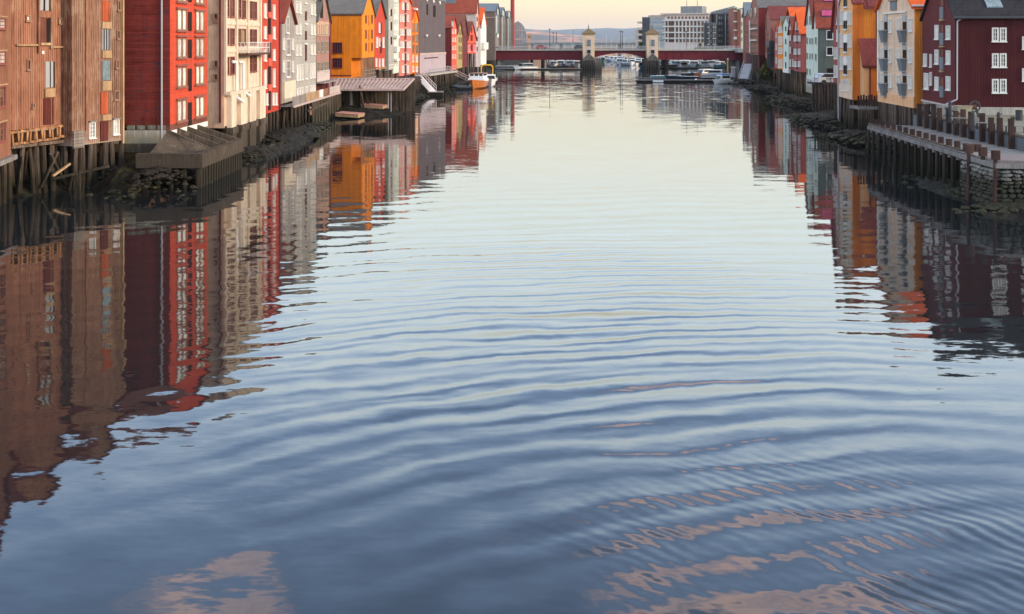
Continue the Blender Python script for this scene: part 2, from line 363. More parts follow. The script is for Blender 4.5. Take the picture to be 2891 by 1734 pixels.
mb = MB(); mb.add([(-900, -60, 0), (900, -60, 0), (900, 1500, 0), (-900, 1500, 0)], [(0, 1, 2, 3)])
tag(mb.build('river', water_material()), 'calm river reflecting the sky with curved ripples', None, None, 'structure')

# ---- banks --------------------------------------------------------------------------
LW = [(-33, -60), (-32.5, 40), (-31.5, 60), (-30.6, 67), (-28.6, 72), (-26.8, 75.5), (-24.9, 77.5), (-23.9, 88), (-24.3, 142), (-21.6, 149), (-20.9, 160), (-17.8, 202),
      (-14.1, 224), (-12.9, 235), (-10.7, 260), (-9.2, 268), (-9, 290), (-6.2, 340), (-6, 372), (-3, 400), (7, 440), (9, 560)]
RW = [(60, -60), (50, 30), (36.5, 58), (33.0, 62.9), (32.0, 64), (32.9, 79), (34.4, 90), (36.2, 96), (36.0, 104), (36.5, 114), (37.2, 121), (40, 132), (43.0, 146), (44.5, 156), (48, 176), (50, 195),
      (52, 220), (58, 250), (66, 300), (78, 360), (82, 376), (84, 415), (62, 424), (60, 560)]
def interp(poly, d):
    for (x0, y0), (x1, y1) in zip(poly, poly[1:]):
        if y0 <= d <= y1: return x0 + (x1 - x0) * (d - y0) / (y1 - y0)
    return poly[-1][0]
PROF = [(3.2, -.9), (2.2, -.35), (1.5, .0), (.8, .4), (0, .75), (-1.0, 1.15), (-2.2, 1.6), (-4, 2.2), (-6.5, 2.9), (-9, 3.4), (-12, 3.7), (-30, 3.75), (-1200, 3.75)]
def bank(name, poly, sgn, d0, d1, m_, prof=PROF):
    mb = MB(); ds = []; d = d0
    while d < d1: ds.append(d); d += .45 if 50 < d < 130 else (1.2 if 130 <= d < 260 else 4)
    ds.append(d1); n = 0
    cols = []
    for i, (o, z) in enumerate(prof):
        cols.append((o, z))
        if i < len(prof) - 3:
            for k in (1, 2, 3):
                o2, z2 = prof[i + 1]; cols.append((o + (o2 - o) * k / 4, z + (z2 - z) * k / 4))
    for d in ds:
        xw = interp(poly, d) - sgn * (2.6 if d < 79 and sgn > 0 else (1.6 if sgn > 0 else 1.0))
        for (o, z) in cols:
            a = 0 if o < -12.5 or z < -.5 else 1
            p = Vector((o * 1.1, d * .8, 0))
            dz = a * (.45 * noise.noise(p * .55) + .28 * noise.noise(p * 1.9) + .14 * noise.noise(p * 4.7))
            mb.v.append((xw + sgn * (o + a * .7 * noise.noise(Vector((d * .25, 3 * sgn, 0)))), d, z + dz))
    nc = len(cols)
    for j in range(len(ds) - 1):
        for i in range(nc - 1):
            a = j * nc + i; f = (a, a + 1, a + nc + 1, a + nc)
            mb.f.append(f if sgn < 0 else f[::-1]); mb.mi.append(0)
    return mb.build(name, m_)
def mud_material():
    m_ = bpy.data.materials.new('tidal_mud'); m_.use_nodes = True; t = NT(m_.node_tree); b = t.n['Principled BSDF']
    geo = t.new('ShaderNodeNewGeometry'); p = geo.outputs['Position']; z = t.sep(p)[2]
    n1 = t.noise(p, .8, 5, .65); n2 = t.noise(p, 5.0, 4, .7); n3 = t.noise(p, 2.1, 3, .6)
    c = t.mix(t.mapr(n1, .35, .65), (.007, .006, .0045), (.022, .0155, .011))
    c = t.mix(t.mapr(n3, .52, .62), c, (.026, .030, .011))
    c = t.mix(t.mapr(n2, .60, .68), c, (.05, .037, .028))
    c = t.mix(t.mapr(z, 3.2, 3.7), c, (.20, .19, .165)); b.inputs['Specular IOR Level'].default_value = .15
    t.put(b.inputs['Base Color'], c); b.inputs['Roughness'].default_value = .75
    bn = t.new('ShaderNodeBump'); bn.inputs['Strength'].default_value = .9; bn.inputs['Distance'].default_value = .25
    t.put(bn.inputs['Height'], t.m('ADD', n2, n1)); t.l.new(bn.outputs[0], b.inputs['Normal']); return m_
M['mud'] = mud_material()
tag(bank('riverbank', LW, 1, -60, 560, M['mud']), 'dark muddy bank under the left row of warehouses', kind='structure')
tag(bank('riverbank', RW, -1, -60, 560, M['mud']), 'dark muddy bank under the right row of warehouses', kind='structure')
# land beyond the harbour
mb = MB(); mb.add([(-1500, 700, 1.5), (1500, 700, 1.5), (7000, 15000, 3), (-7000, 15000, 3)], [(0, 1, 2, 3)])
M['land'] = mat('distant_land', (.10, .11, .09), .95, var=.3, bump=0)
tag(mb.build('ground', M['land']), 'low land beyond the harbour', kind='structure')
def hill(name, pts, d, col, label, base=-2, thick=1000, seed=0, lit_col=None):
    mb = MB(); n = 160; m_rows = 14
    x0, x1 = pts[0][0], pts[-1][0]
    for i in range(n + 1):
        px = x0 + (x1 - x0) * i / n
        for (a, b), (c, e) in zip(pts, pts[1:]):
            if a <= px <= c: py = b + (e - b) * (px - a) / (c - a)
        for j in range(m_rows + 1):
            f = j / m_rows; dd = d - thick + thick * 2 * f; hgt = math.sin(f * math.pi) ** .8
            top = PZ(py, d) + (2.2 * noise.noise(Vector((px * .02, seed, 0))) * d / 3000 * .6)
            z = base + (top - base) * hgt * (1 + .10 * noise.noise(Vector((px * .03, f * 5, seed))))
            mb.v.append((PX(px, d) , dd, z))
    for i in range(n):
        for j in range(m_rows):
            a = i * (m_rows + 1) + j; mb.f.append((a, a + m_rows + 1, a + m_rows + 2, a + 1)); mb.mi.append(0)
    m_ = bpy.data.materials.new(name); m_.use_nodes = True; t = NT(m_.node_tree); b = t.n['Principled BSDF']
    geo = t.new('ShaderNodeNewGeometry'); p = geo.outputs['Position']
    q = t.noise(t.vm('MULTIPLY', p, (.0022, .0022, .01)), 1.0, 5, .6)
    t.put(b.inputs['Base Color'], t.mix(t.mapr(q, .47, .58), (*col, 1), (*(lit_col or col), 1))); b.inputs['Roughness'].default_value = 1
    o = mb.build(name, m_); [setattr(f, 'use_smooth', True) for f in o.data.polygons]; return tag(o, label, kind='structure')
hill('far_hills', [(-900, 70), (600, 84), (1440, 79), (1490, 81), (1530, 85), (1580, 84), (1640, 80), (1690, 81), (1740, 79), (1760, 81), (1830, 79), (2200, 84), (3800, 72)], 13000, (.035, .050, .060), 'long hazy blue ridge on the skyline', seed=3)
hill('near_hill', [(-900, 108), (900, 106), (1420, 96), (1490, 87), (1540, 88), (1580, 93), (1640, 101), (1700, 112), (1800, 118), (3800, 118)], 7500, (.07, .058, .050), 'lower hillside with fields painted sunlit orange below the ridge', seed=8, lit_col=(.70, .26, .12))  # orange patches put sunlight on the fields into the base colour
# air: one pale even volume round the whole scene
hz = bpy.data.materials.new('haze'); hz.use_nodes = True; t = NT(hz.node_tree); t.n.clear()
pv = t.new('ShaderNodeVolumePrincipled'); pv.inputs['Color'].default_value = (.80, .86, .95, 1); pv.inputs['Density'].default_value = 4.5e-5
pv.inputs['Anisotropy'].default_value = .3
ho = t.new('ShaderNodeOutputMaterial'); t.l.new(pv.outputs[0], ho.inputs['Volume'])
mb = MB(); mb.box(-9000, 9000, -100, 16500, -4.5, 230)
tag(mb.build('haze', hz), 'thin pale haze over the river and hills', None, None, 'stuff')

# ---- building kit -------------------------------------------------------------------------
CACHE = {}
def cached(key, fn):
    if key not in CACHE: CACHE[key] = fn()
    return CACHE[key]
def win_meshes(w, h, fr, pn, bars, casing=.09):
    w, h = round(w, 1) or .1, round(h, 1) or .1
    def fm():
        mb = MB(); c = min(casing, w * .22)
        mb.box(-w / 2, -w / 2 + c, -.10, .02, 0, h); mb.box(w / 2 - c, w / 2, -.10, .02, 0, h)
        mb.box(-w / 2 + c, w / 2 - c, -.07, .02, 0, c); mb.box(-w / 2 + c, w / 2 - c, -.12, .02, h - c, h)
        mb.box(-w / 2 - .05, w / 2 + .05, -.15, .02, -.07, 0)
        nx, nz = bars
        for i in range(1, nx): x = -w / 2 + w * i / nx; mb.box(x - .035, x + .035, -.055, .02, c, h - c)
        for i in range(1, nz): z = h * i / nz; mb.box(-w / 2 + c, w / 2 - c, -.05, .02, z - .02, z + .02)
        return mb.mesh('window', M[fr])
    def pm():
        mb = MB(); mb.box(-w / 2 + .03, w / 2 - .03, -.02, .015, .03, h - .03); return mb.mesh('pane', M[pn])
    return cached(('w', w, h, fr, bars), fm), cached(('p', w, h, pn), pm)
class House:
    """front on the river side; local x along the front as seen from the river, y inwards, z up"""
    def __init__(s, name, label, P0, P1, z0, ze, zr, depth, wall, side=None, roof='tile_red', kind='gable', group=None, cat='building', over=.3,
                 right=False, apex=.5):
        s.P0, s.P1 = Vector(P0), Vector(P1); e = s.P1 - s.P0; s.W = e.length; s.e = e.normalized(); s.i = Vector((-s.e.y, s.e.x))
        s.z0, s.ze, s.zr, s.D = z0, ze, zr, depth; s.right = right
        s.o = empty(name, (s.P0.x, s.P0.y, 0), math.atan2(s.e.y, s.e.x)); tag(s.o, label, cat, group)
        W, mb = s.W, MB()
        pts = [(0, z0), (W, z0), (W, ze), (W * apex, zr), (0, ze)] if kind == 'gable' else [(0, z0), (W, z0), (W, ze), (0, ze)]
        mb.prism(pts, 0, depth)
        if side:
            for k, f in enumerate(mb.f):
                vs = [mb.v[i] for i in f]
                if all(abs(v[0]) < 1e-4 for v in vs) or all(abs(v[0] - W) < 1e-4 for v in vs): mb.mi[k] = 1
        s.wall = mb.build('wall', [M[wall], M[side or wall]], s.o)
        if roof:
            mb = MB()
            if kind == 'gable':
                for a, b in ((0, W * apex), (W, W * apex)):
                    sl = (zr - ze) / (b - a); n = Vector((-sl, 1)).normalized() * .16
                    ax = a - over * (1 if b > a else -1); az = ze + sl * (ax - a)
                    lo = [(ax, az + .02), (b, zr + .02), (b, zr + .24), (ax, az + .2)]
                    if b < a: lo = lo[::-1]
                    mb.prism(lo, -over, depth + over)
            else: mb.box(-.15, W + .15, -.15, depth + .15, ze + .003, ze + .35)
            s.roof = mb.build('roof', M[roof], s.o)
    def uz(s, px, py):
        a = (px - XC) / F; u = (a * s.P0.y - s.P0.x) / (s.e.x - a * s.e.y); d = s.P0.y + u * s.e.y
        return u, PZ(py, d)
    def sv(s, px, py):
        c = s.P1 if s.right else s.P0; a = (px - XC) / F
        v = (a * c.y - c.x) / (s.i.x - a * s.i.y); d = c.y + v * s.i.y
        return v, PZ(py, d)
    def window(s, x0, y0, x1, y1, fr='frame_w', pn='pane_w', bars=(1, 1), name='window', label=None, zs=None, casing=.09):
        u0, u1 = s.uz(x0, 0)[0], s.uz(x1, 0)[0]; um = (x0 + x1) / 2
        z1, z0 = (s.uz(um, y0)[1], s.uz(um, y1)[1]) if zs is None else zs
        return s.win((u0 + u1) / 2, z0, max(.25, abs(u1 - u0)), z1 - z0, fr, pn, bars, name, label, casing)
    def win(s, u, z, w, h, fr='frame_w', pn='pane_w', bars=(1, 1), name='window', label=None, casing=.09):
        f, p = win_meshes(w, h, fr, pn, bars, casing)
        o = link(name, f, s.o, (u, 0, z)); link('pane', p, o)
        if label: o['label'] = label
        return o
    def swin(s, x0, y0, x1, y1, fr='frame_w', pn='pane_d', bars=(4, 3), casing=.09):
        v0, z1 = s.sv(x0, y0); v1, z0 = s.sv(x1, y1)
        f, p = win_meshes(abs(v1 - v0), z1 - z0, fr, pn, bars, casing)
        o = link('window', f, s.o, (s.W if s.right else 0, (v0 + v1) / 2, z0), (0, 0, R(90 if s.right else -90))); link('pane', p, o); return o
    def slab(s, name, x0, y0, x1, y1, m_, out=.06, zs=None, back=0.0, label=None):
        u0, u1 = s.uz(x0, 0)[0], s.uz(x1, 0)[0]; um = (x0 + x1) / 2
        z1, z0 = (s.uz(um, y0)[1], s.uz(um, y1)[1]) if zs is None else zs
        mb = MB(); mb.box(u0, u1, -out, back + .01, z0, z1); o = mb.build(name, M[m_], s.o)
        if label: o['label'] = label
        return o
    def box(s, name, x0, x1, y0, y1, z0, z1, m_):
        mb = MB(); mb.box(x0, x1, y0, y1, z0, z1); return mb.build(name, M[m_], s.o)
    def grid(s, us, zs, w, h, **kw):
        for z in zs:
            for u in us: s.win(u, z, w, h, **kw)
    def piles(s, n, rows=2, zb=-.6, r=.16, lean=.25, m_='pile', y0=.25, dy=1.3, jit=.35, x0=0, x1=None, top=None):
        x1 = s.W if x1 is None else x1
        ms = [cached(('pile', k, m_), lambda k=k: pile_mesh(k, M[m_])) for k in range(4)]
        for j in range(rows):
            for i in range(n):
                u = x0 + (x1 - x0) * (i + .5) / n + random.uniform(-jit, jit) * (x1 - x0) / n
                v = y0 + j * dy + random.uniform(-.1, .1); zt = top or s.z0; hh = zt - zb
                o = link('pile', random.choice(ms), s.o, (u, v, zb)); k = r * random.uniform(.8, 1.25)
                la, lb = random.uniform(-lean, lean) / 4, random.uniform(-lean, lean) / 6
                o.scale = (k, k, hh); o.rotation_euler = (lb, la, random.uniform(0, 6)); o.location.x = u - la * hh; o.location.y = v + lb * hh
def pile_mesh(k, m_):
    mb = MB(); n = 8; rings = 5
    for j in range(rings):
        f = j / (rings - 1); ox, oy = .25 * noise.noise(Vector((f * 2, k, 0))), .25 * noise.noise(Vector((f * 2, k, 5)))
        for i in range(n):
            a = 2 * math.pi * i / n; rr = (1.12 - .2 * f) * (1 + .14 * noise.noise(Vector((i, j, k))))
            mb.v.append((math.cos(a) * rr + ox, math.sin(a) * rr + oy, f))
    for j in range(rings - 1):
        for i in range(n):
            a = j * n + i; b = j * n + (i + 1) % n; mb.f.append((a, b, b + n, a + n)); mb.mi.append(0)
    mb.f.append(tuple(range(n - 1, -1, -1))); mb.f.append(tuple(range((rings - 1) * n, rings * n))); mb.mi += [0, 0]
    return mb.mesh('pile', m_)
def battens(h, u0, u1, z0, z1, gap, m_, gable=False, out=.026):
    me = cached(('bat', m_), lambda: MB().box(-.03, .03, -1, .01 / out, 0, 1).mesh('plank', M[m_]))
    u = u0
    while u < u1:
        zt = z1
        if gable: zt = h.ze + (h.zr - h.ze) * (1 - abs(u - h.W / 2) / (h.W / 2)) - .05
        link('plank', me, h.o, (u + random.uniform(-.012, .012), 0, z0), scale=(random.uniform(.7, 1.3), out * random.uniform(.5, 1), zt - z0 + random.uniform(-.03, .03)))
        u += gap * random.uniform(.92, 1.08)
def pipe(name, pts, r, m_, parent=None, n=8):
    mb = MB()
    for a, b in zip(pts, pts[1:]): mb.tube(a, b, r, r, n)
    return mb.build(name, M[m_], parent)
def railing(parent, a, b, h, m_, posts=8, name='railing', rails=2, r=.03):
    mb = MB(); a, b = Vector(a), Vector(b)
    for k in range(rails): z = Vector((0, 0, h * (k + 1) / rails)); mb.bar(a + z, b + z, r * 2, r * 2)
    for i in range(posts + 1): p = a.lerp(b, i / posts); mb.bar(p, p + Vector((0, 0, h - r)), r * 1.6, r * 1.6)
    return mb.build(name, M[m_], parent)
def P2(px, d): return (PX(px, d), d)
GL, GR = 'warehouses along the left bank', 'warehouses along the right bank'
# =============== LEFT BANK ===============
# leftmost brown block, mostly out of frame
h = House('warehouse', 'brown boarded warehouse block at the left picture edge with small white-paned windows', (-29.9, 60), (-31.15, 66), 2.9, 16, 19.5, 9, 'brown', group=GL)
battens(h, .1, h.W, 2.95, 16, .19, 'batten')
for y0, y1 in ((49, 82), (146, 182), (244, 306), (349, 404)):
    h.window(-30, y0, 13, y1, 'frame_r', 'pane_w' if y0 < 200 else 'pane_b', (2, 3)); h.slab('ledge', -32, y0 - 5, 16, y0 - 1, 'tan', .14)
h.box('base_beam', -.1, h.W + .25, -.35, .2, 2.62, 2.9, 'plank'); h.piles(9, 3, top=2.6)
# brown warehouse with exposed beam ends
h = House('warehouse', 'tall brown boarded warehouse on leaning piles with torn-open beam ends below its boards', P2(25, 67.2), P2(203, 72.1), 4.3, 16.5, 20, 10, 'brown', group=GL)
W = h.W
zmid = h.uz(90, 128)[1]
battens(h, .1, W * .99, 4.32, zmid, .19, 'batten')
battens(h, .45, W * .47, zmid + .03, h.ze, .19, 'batten'); battens(h, W * .66, W * .99, zmid + .03, h.ze, .19, 'batten')
h.slab('ledge', 43, 125, 103, 130, 'tan', .16); h.slab('ledge', 146, 131, 199, 135, 'tan', .16)
h.slab('hatch', 111, -45, 136, 30, 'panel_pale', .05); h.slab('post', 121, -45, 125, 30, 'dark', .09)
h.slab('hatch', 111, 53, 137, 121, 'hatch_brown', .06); h.slab('hatch_side', 129, 53, 137, 121, 'dark', .075)
h.slab('lintel', 108, 32, 139, 50, 'brown', .16); h.slab('sill', 109, 121, 139, 128, 'tan', .2)
h.slab('corner_board', 104, -60, 109, 150, 'brown', .15); h.slab('corner_board', 139, -60, 145, 138, 'brown2', .15)
h.window(71, 42, 85, 60, 'frame_t', 'pane_w', (1, 1)); h.window(163, 51, 174, 67, 'frame_t', 'pane_w')
h.window(74, 168, 85, 198, 'frame_t', 'hatch_dark'); h.window(89, 290, 96, 305, 'frame_t', 'dark')
h.slab('hatch', 127, 174, 152, 247, 'panel_pale', .05); h.slab('post', 139, 174, 141, 247, 'dark', .08); h.slab('post', 149, 174, 152, 247, 'dark', .09)
h.slab('lintel', 124, 250, 153, 274, 'tan', .14); h.slab('hatch', 122, 277, 150, 352, 'hatch_dark', .06); h.slab('post', 141, 277, 143, 352, 'brown', .1)
h.slab('vent', 116, 144, 122, 153, 'white', .1)
h.slab('ledge', 30, 367, 148, 371, 'plank', .18); h.slab('ledge', 150, 353, 203, 357, 'plank', .18)
h.box('joist', .05, W - .1, .5, .9, 3.2, 4.28, 'hatch_brown')
for i in range(8):                                            # broken beam ends, each turned its own way
    u = .35 + i * (W - .8) / 7; mb = MB(); q = random.uniform(-.05, .05)
    mb.box(-.30, -.18, -.3, .5, q, .55 + q); mb.box(.16, .30, -.26, .5, .02, .6 + q); mb.box(-.32, .32, -.34, .5, -.16 + q, .0 + q - .003); mb.box(-.3, .3, -.2, .5, .56, .72)
    mb.build('beam_end', M['beam'], h.o, loc=(u, 0, 3.55 + .12 * i / 7), rot=(0, random.uniform(-.12, .12), random.uniform(-.12, .12)))
h.box('sill_beam', 0, W, -.25, .3, 3.16, 3.36, 'pile')
h.piles(13, 3, top=3.2, lean=.5)
for a, b in ((.5, .9), (2.4, 3.9), (4.5, 3.2)):
    mb = MB(); mb.bar((a, -.2, .4), (b, -.15, 2.6), .12, .16); mb.build('brace', M['pile'], h.o)
mb = MB(); mb.bar((3.1, -.5, 1.1), (4.6, -.5, 1.75), .16, .12); mb.build('brace', M['tan'], h.o)
# grey-brown warehouse with orange hatches
h = House('warehouse', 'grey-brown boarded warehouse with a column of orange hatches beside the dark red wall', P2(203, 70.9), P2(347, 75.4), 2.95, 15.5, 18.8, 10, 'brown2', group=GL)
W = h.W; battens(h, .05, W * .99, 3.0, h.ze, .2, 'batten2')
for y0, y1, m_ in ((2, 60, 'hatch_red'), (83, 141, 'panel_pale'), (171, 227, 'pane_s'), (260, 322, 'hatch_red'), (342, 398, 'hatch_dark')):
    h.slab('hatch', 287 if y1 < 250 else 282, y0, 309 if y1 < 250 else 303, y1, m_, .07)
    if m_ == 'panel_pale':
        for k in range(3): h.slab('slat', 290 + k * 7, y0, 293 + k * 7, y1, 'iron', .1)
for y0, y1 in ((62, 81), (143, 164), (229, 256), (324, 340)): h.slab('lintel', 286, y0, 312, y1, 'tan', .12)
for r_ in ((330, 2, 339, 30), (328, 84, 337, 110), (325, 168, 334, 193), (321, 254, 334, 283)): h.window(*r_, 'frame_t', 'pane_b')
h.window(250, 345, 267, 390, 'frame_w', 'pane_s', (2, 4)); h.window(318, 337, 334, 380, 'frame_w', 'pane_w', (2, 3))
h.slab('ledge', 249, 341, 270, 345, 'plank', .2); h.slab('ledge', 316, 333, 336, 337, 'plank', .2)
h.slab('corner_board', 343, -60, 347, 405, 'tan', .13); h.slab('corner_board', 240, -60, 244, 368, 'brown', .1)
h.slab('patch', 204, 369, 234, 418, 'wood_grey', .13); h.piles(9, 3)
# red warehouse
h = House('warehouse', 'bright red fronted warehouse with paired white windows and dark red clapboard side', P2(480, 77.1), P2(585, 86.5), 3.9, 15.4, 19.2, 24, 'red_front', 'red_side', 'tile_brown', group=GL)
rows = [(284, 340), (189, 243), (107, 161), (29, 84), (-52, 3)]
for y0, y1 in rows:
    zs = (h.uz(512, y0)[1], h.uz(512, y1)[1])
    for a, b in ((498.5, 511), (512, 524), (550.5, 561.5), (562.5, 573.5)):
        o = h.window(a, 0, b, 0, 'frame_t', 'pane_w', (1, 1), zs=(zs[1], zs[0]) if zs[0] < zs[1] else zs, casing=.045)
    for a, b in ((496, 527), (548, 577)): h.slab('window_head', a, 0, b, 0, 'frame_r', .16, zs=(zs[0] + .20, zs[0] + .05)); h.slab('sill', a, 0, b, 0, 'frame_r', .14, zs=(zs[1] - .08, zs[1] - .2))
    hz_ = h.uz(536, y0 + 5)[1]; h.slab('hatch', 531.5, 0, 540, 0, 'dark', .05, zs=(hz_, h.uz(536, y1 + (14 if y0 in (189, 284) else 3))[1]))
    h.slab('door_frame', 530, 0, 531.4, 0, 'hatch_dark', .07, zs=(hz_, hz_ - 1.4))
h.box('plinth', -.02, h.W, -.04, 3, 3.05, 3.45, 'white'); h.box('plinth_strip', .02, h.W - .02, .0, 3, 3.45, 3.9, 'hatch_brown')
h.box('foundation', -.12, 0, .0, 12, 2.55, 3.5, 'conc_light'); h.box('foundation_slab', -.5, 0, -.1, 12, 1.95, 2.55, 'conc')
for k in range(8): h.box('vent', -.1, -.02, .3 + k * .75, .85 + k * .75, 3.55, 3.85, 'pane_g')
o = pipe('downpipe', [(-.09, .58, 2.7), (-.09, .58, 15.4)], .07, 'pipe_g', h.o)
for a in (2.0, 3.2): h.box('footing_post', -.42, -.22, a, a + .2, .8, 1.95, 'conc')
# concrete platform with sloping fins below the red warehouse
q = empty('concrete_platform', (-24.8, 72, 0)); tag(q, 'stained concrete platform with sloping fins on piles below the red warehouse', 'platform')
mb = MB(); mb.plan([(-.7, 0), (3.8, 0), (3.8, 11.2), (3.2, 12), (3.2, .7), (-.7, .7)][::1], 1.36, 2.32); mb.build('edge_beam', M['conc'], q)
mb = MB(); mb.plan([(-.1, .75), (3.15, .75), (3.15, 12.2), (-.1, 12.2)], 1.5, 1.8); mb.build('deck', M['conc'], q)
for k, yy in enumerate((4.2, 6.6, 9.0, 11.6)):
    mb = MB(); mb.add([(0, yy, 1.8), (3.2, yy, 1.8), (3.2, yy, 2.3), (.1, yy, 3.6 - .08 * k), (0, yy, 3.6 - .08 * k)] + [(0, yy + .22, 1.8), (3.2, yy + .22, 1.8), (3.2, yy + .22, 2.3), (.1, yy + .22, 3.6 - .08 * k), (0, yy + .22, 3.6 - .08 * k)],
        [(0, 1, 2, 3, 4), (9, 8, 7, 6, 5), (0, 5, 6, 1), (1, 6, 7, 2), (2, 7, 8, 3), (3, 8, 9, 4), (4, 9, 5, 0)]); mb.build('fin', M['conc'], q)
mb = MB(); mb.add([(-.2, .9, 2.1), (2.2, 1.0, 2.1), (3.3, 4.1, 2.3), (0, 4.15, 3.35)], [(0, 1, 2, 3)]); mb.add([(-.2, .9, 1.8), (2.2, 1.0, 1.8), (3.3, 4.1, 1.8), (0, 4.15, 1.8)], [(3, 2, 1, 0)])
mb.add([(-.2, .9, 1.8), (2.2, 1, 1.8), (2.2, 1, 2.1), (-.2, .9, 2.1)], [(0, 1, 2, 3)]); mb.build('apron', M['conc'], q)
for k in range(5):
    mb = MB(); mb.tube((-.2 + k * .9, .35, -.6), (-.2 + k * .9, .35, 1.36), .16, .15); mb.build('pile', M['pile'], q)
for k in range(17):
    mb = MB(); mb.box(3.35, 3.62, .3 + k * .66, .3 + k * .66 + .42, -.6, 1.36 + random.uniform(-.02, 0)); mb.build('pile', M['pile'], q)
# cream rendered building
h = House('warehouse', 'cream rendered building with brown window pairs, an iron balcony and stained beige side', P2(633, 88), P2(735, 100.5), 2.75, 18.4, 18.5, 20, 'cream', 'beige', 'zinc', 'flat', GL)
cols = ((635.5, 645), (649, 660), (669.5, 679), (683, 692), (701.5, 710.5), (714, 723))
for zt, zb in ((8.65, 7.15), (11.05, 9.65), (13.6, 12.0), (16.2, 14.6)):
    for k, (a, b) in enumerate(cols):
        if zt < 9 and k in (2, 3): continue
        h.window(a, 0, b, 0, 'frame_r', 'pane_b', (2, 2), zs=(zt, zb), casing=.06)
for px in (632.5, 663.5, 696, 731): h.slab('pilaster', px, 0, px + 3.4, 0, 'cream', .18, zs=(18.3, 5.55))
for z in (11.35, 9.0, 13.9): h.slab('band', 636, 0, 731, 0, 'cream', .09, zs=(z + .32, z))
for px0, px1 in ((637, 651), (664, 683), (690, 708), (719, 735)):
    a, b = h.uz(px0, 0)[0], h.uz(px1, 0)[0]
    h.box('column', a, b, -.5, .02, 2.75, 5.45, 'cream'); h.box('column_base', a - .12, b + .12, -.65, .2, 2.2, 2.75, 'conc'); h.box('column_foot', a, b, -.5, .2, -.5, 2.2, 'conc')
for a, b, y0, y1 in ((641, 650, 264, 305), (673, 681, 262, 318), (705, 712, 258, 295)): h.window(a, y0, b, y1, 'frame_t', 'pane_b', (1, 3))
h.slab('beam', 633, 0, 735, 0, 'cream', .52, zs=(5.75, 5.45)); h.slab('recess', 634, 0, 735, 0, 'beige', .03, zs=(5.45, 2.8)); h.box('shade_sheet', .1, h.W - .1, -.1, -.02, .2, 2.9, 'dark')  # thin dark sheet stands for the shade under the building
b0, b1 = h.uz(669, 0)[0], h.uz(732, 0)[0]
bal = h.box('balcony', b0, b1, -1.0, 0, 8.72, 8.9, 'rust')
for a, b in (((b0, -.97, 8.9), (b1, -.97, 8.9)), ((b0 + .03, -.97, 8.9), (b0 + .03, 0, 8.9)), ((b1 - .03, -.97, 8.9), (b1 - .03, 0, 8.9))): railing(bal, a, b, .95, 'pipe_w', 13 if a[0] != b[0] else 3, r=.022)
h.slab('door', 678, 86, 687, 124, 'tan', .09)
for k, (px, pb) in enumerate(((657, 275), (676.5, 258))):
    u, z1 = h.uz(px, 176); z0 = h.uz(px, pb)[1]
    pipe('duct', [(u - .5, -.05, z1 + .05), (u, -.32, z1), (u, -.34, z0), (u + .7, -.75, z0 - .45)], .13, 'pipe_w', h.o)
for y0, y1 in ((37, 55), (62, 64), (172, 191), (210, 226)):
    v, z1 = h.sv(610, y0); z0 = h.sv(610, y1)[1]
    f, p = win_meshes(.35, z1 - z0, 'frame_t', 'dark', (1, 1)); o = link('window', f, h.o, (0, v, z0), (0, 0, R(-90))); link('pane', p, o)
pipe('downpipe', [(-.1, .3, 3.2), (-.1, .3, 18)], .08, 'hatch_dark', h.o)
# narrow crimson warehouse
h = House('warehouse', 'narrow crimson warehouse with a black hatch column between cream and grey buildings', P2(735.5, 100.7), P2(789, 109), 2.9, 16.2, 18.6, 18, 'red2', roof='tile_red', group=GL)
for zt, zb in ((15.9, 14.6), (13.6, 12.2), (11.35, 10.2), (9.15, 8.05), (7.2, 5.4)):
    for a, b in ((744, 750.5), (769.5, 775.5)): h.window(a, 0, b, 0, 'frame_w', 'pane_w', (1, 2), zs=(zt, zb), casing=.07)
for y0, y1 in ((-60, -20), (-14, 33), (52, 97), (121, 164), (188, 238), (258, 311)): h.slab('hatch', 756.5, y0, 763.5, y1, 'dark', .05)
for y0, y1 in ((35, 50), (99, 119), (167, 186), (240, 256)): h.slab('lintel', 756.5, y0, 765, y1, 'salmon', .12)
for a, b in ((741, 746.5), (749.5, 755), (768, 773), (776, 781)): h.window(a, 263, b, 296, 'frame_w', 'pane_w', (1, 1))
h.slab('corner_board', 787, 0, 789.5, 0, 'maroon', .1, zs=(16.2, 2.95)); h.piles(7, 2)
# small silvered-board gable
h = House('warehouse', 'small silvered board gable house with tall white windows and a red tile roof slope', P2(796, 112.2), P2(831, 119), 3.3, 12.0, 14.5, 14, 'greywood', roof='tile_red', group=GL, over=.35)
for r_ in ((807, 47, 815, 94), (807, 108, 818, 156), (807, 172, 818, 218)): h.window(*r_, 'frame_w', 'pane_b', (3, 2))
for a, b in ((797.5, 803), (823, 828)):
    for y0, y1 in ((109, 140), (172, 203)): h.window(a, y0, b, y1, 'frame_w', 'pane_w')
h.slab('bay', 797, 229, 829, 286, 'cream', .25); h.window(799, 245, 805, 282, 'frame_w', 'pane_g'); h.piles(5, 2)
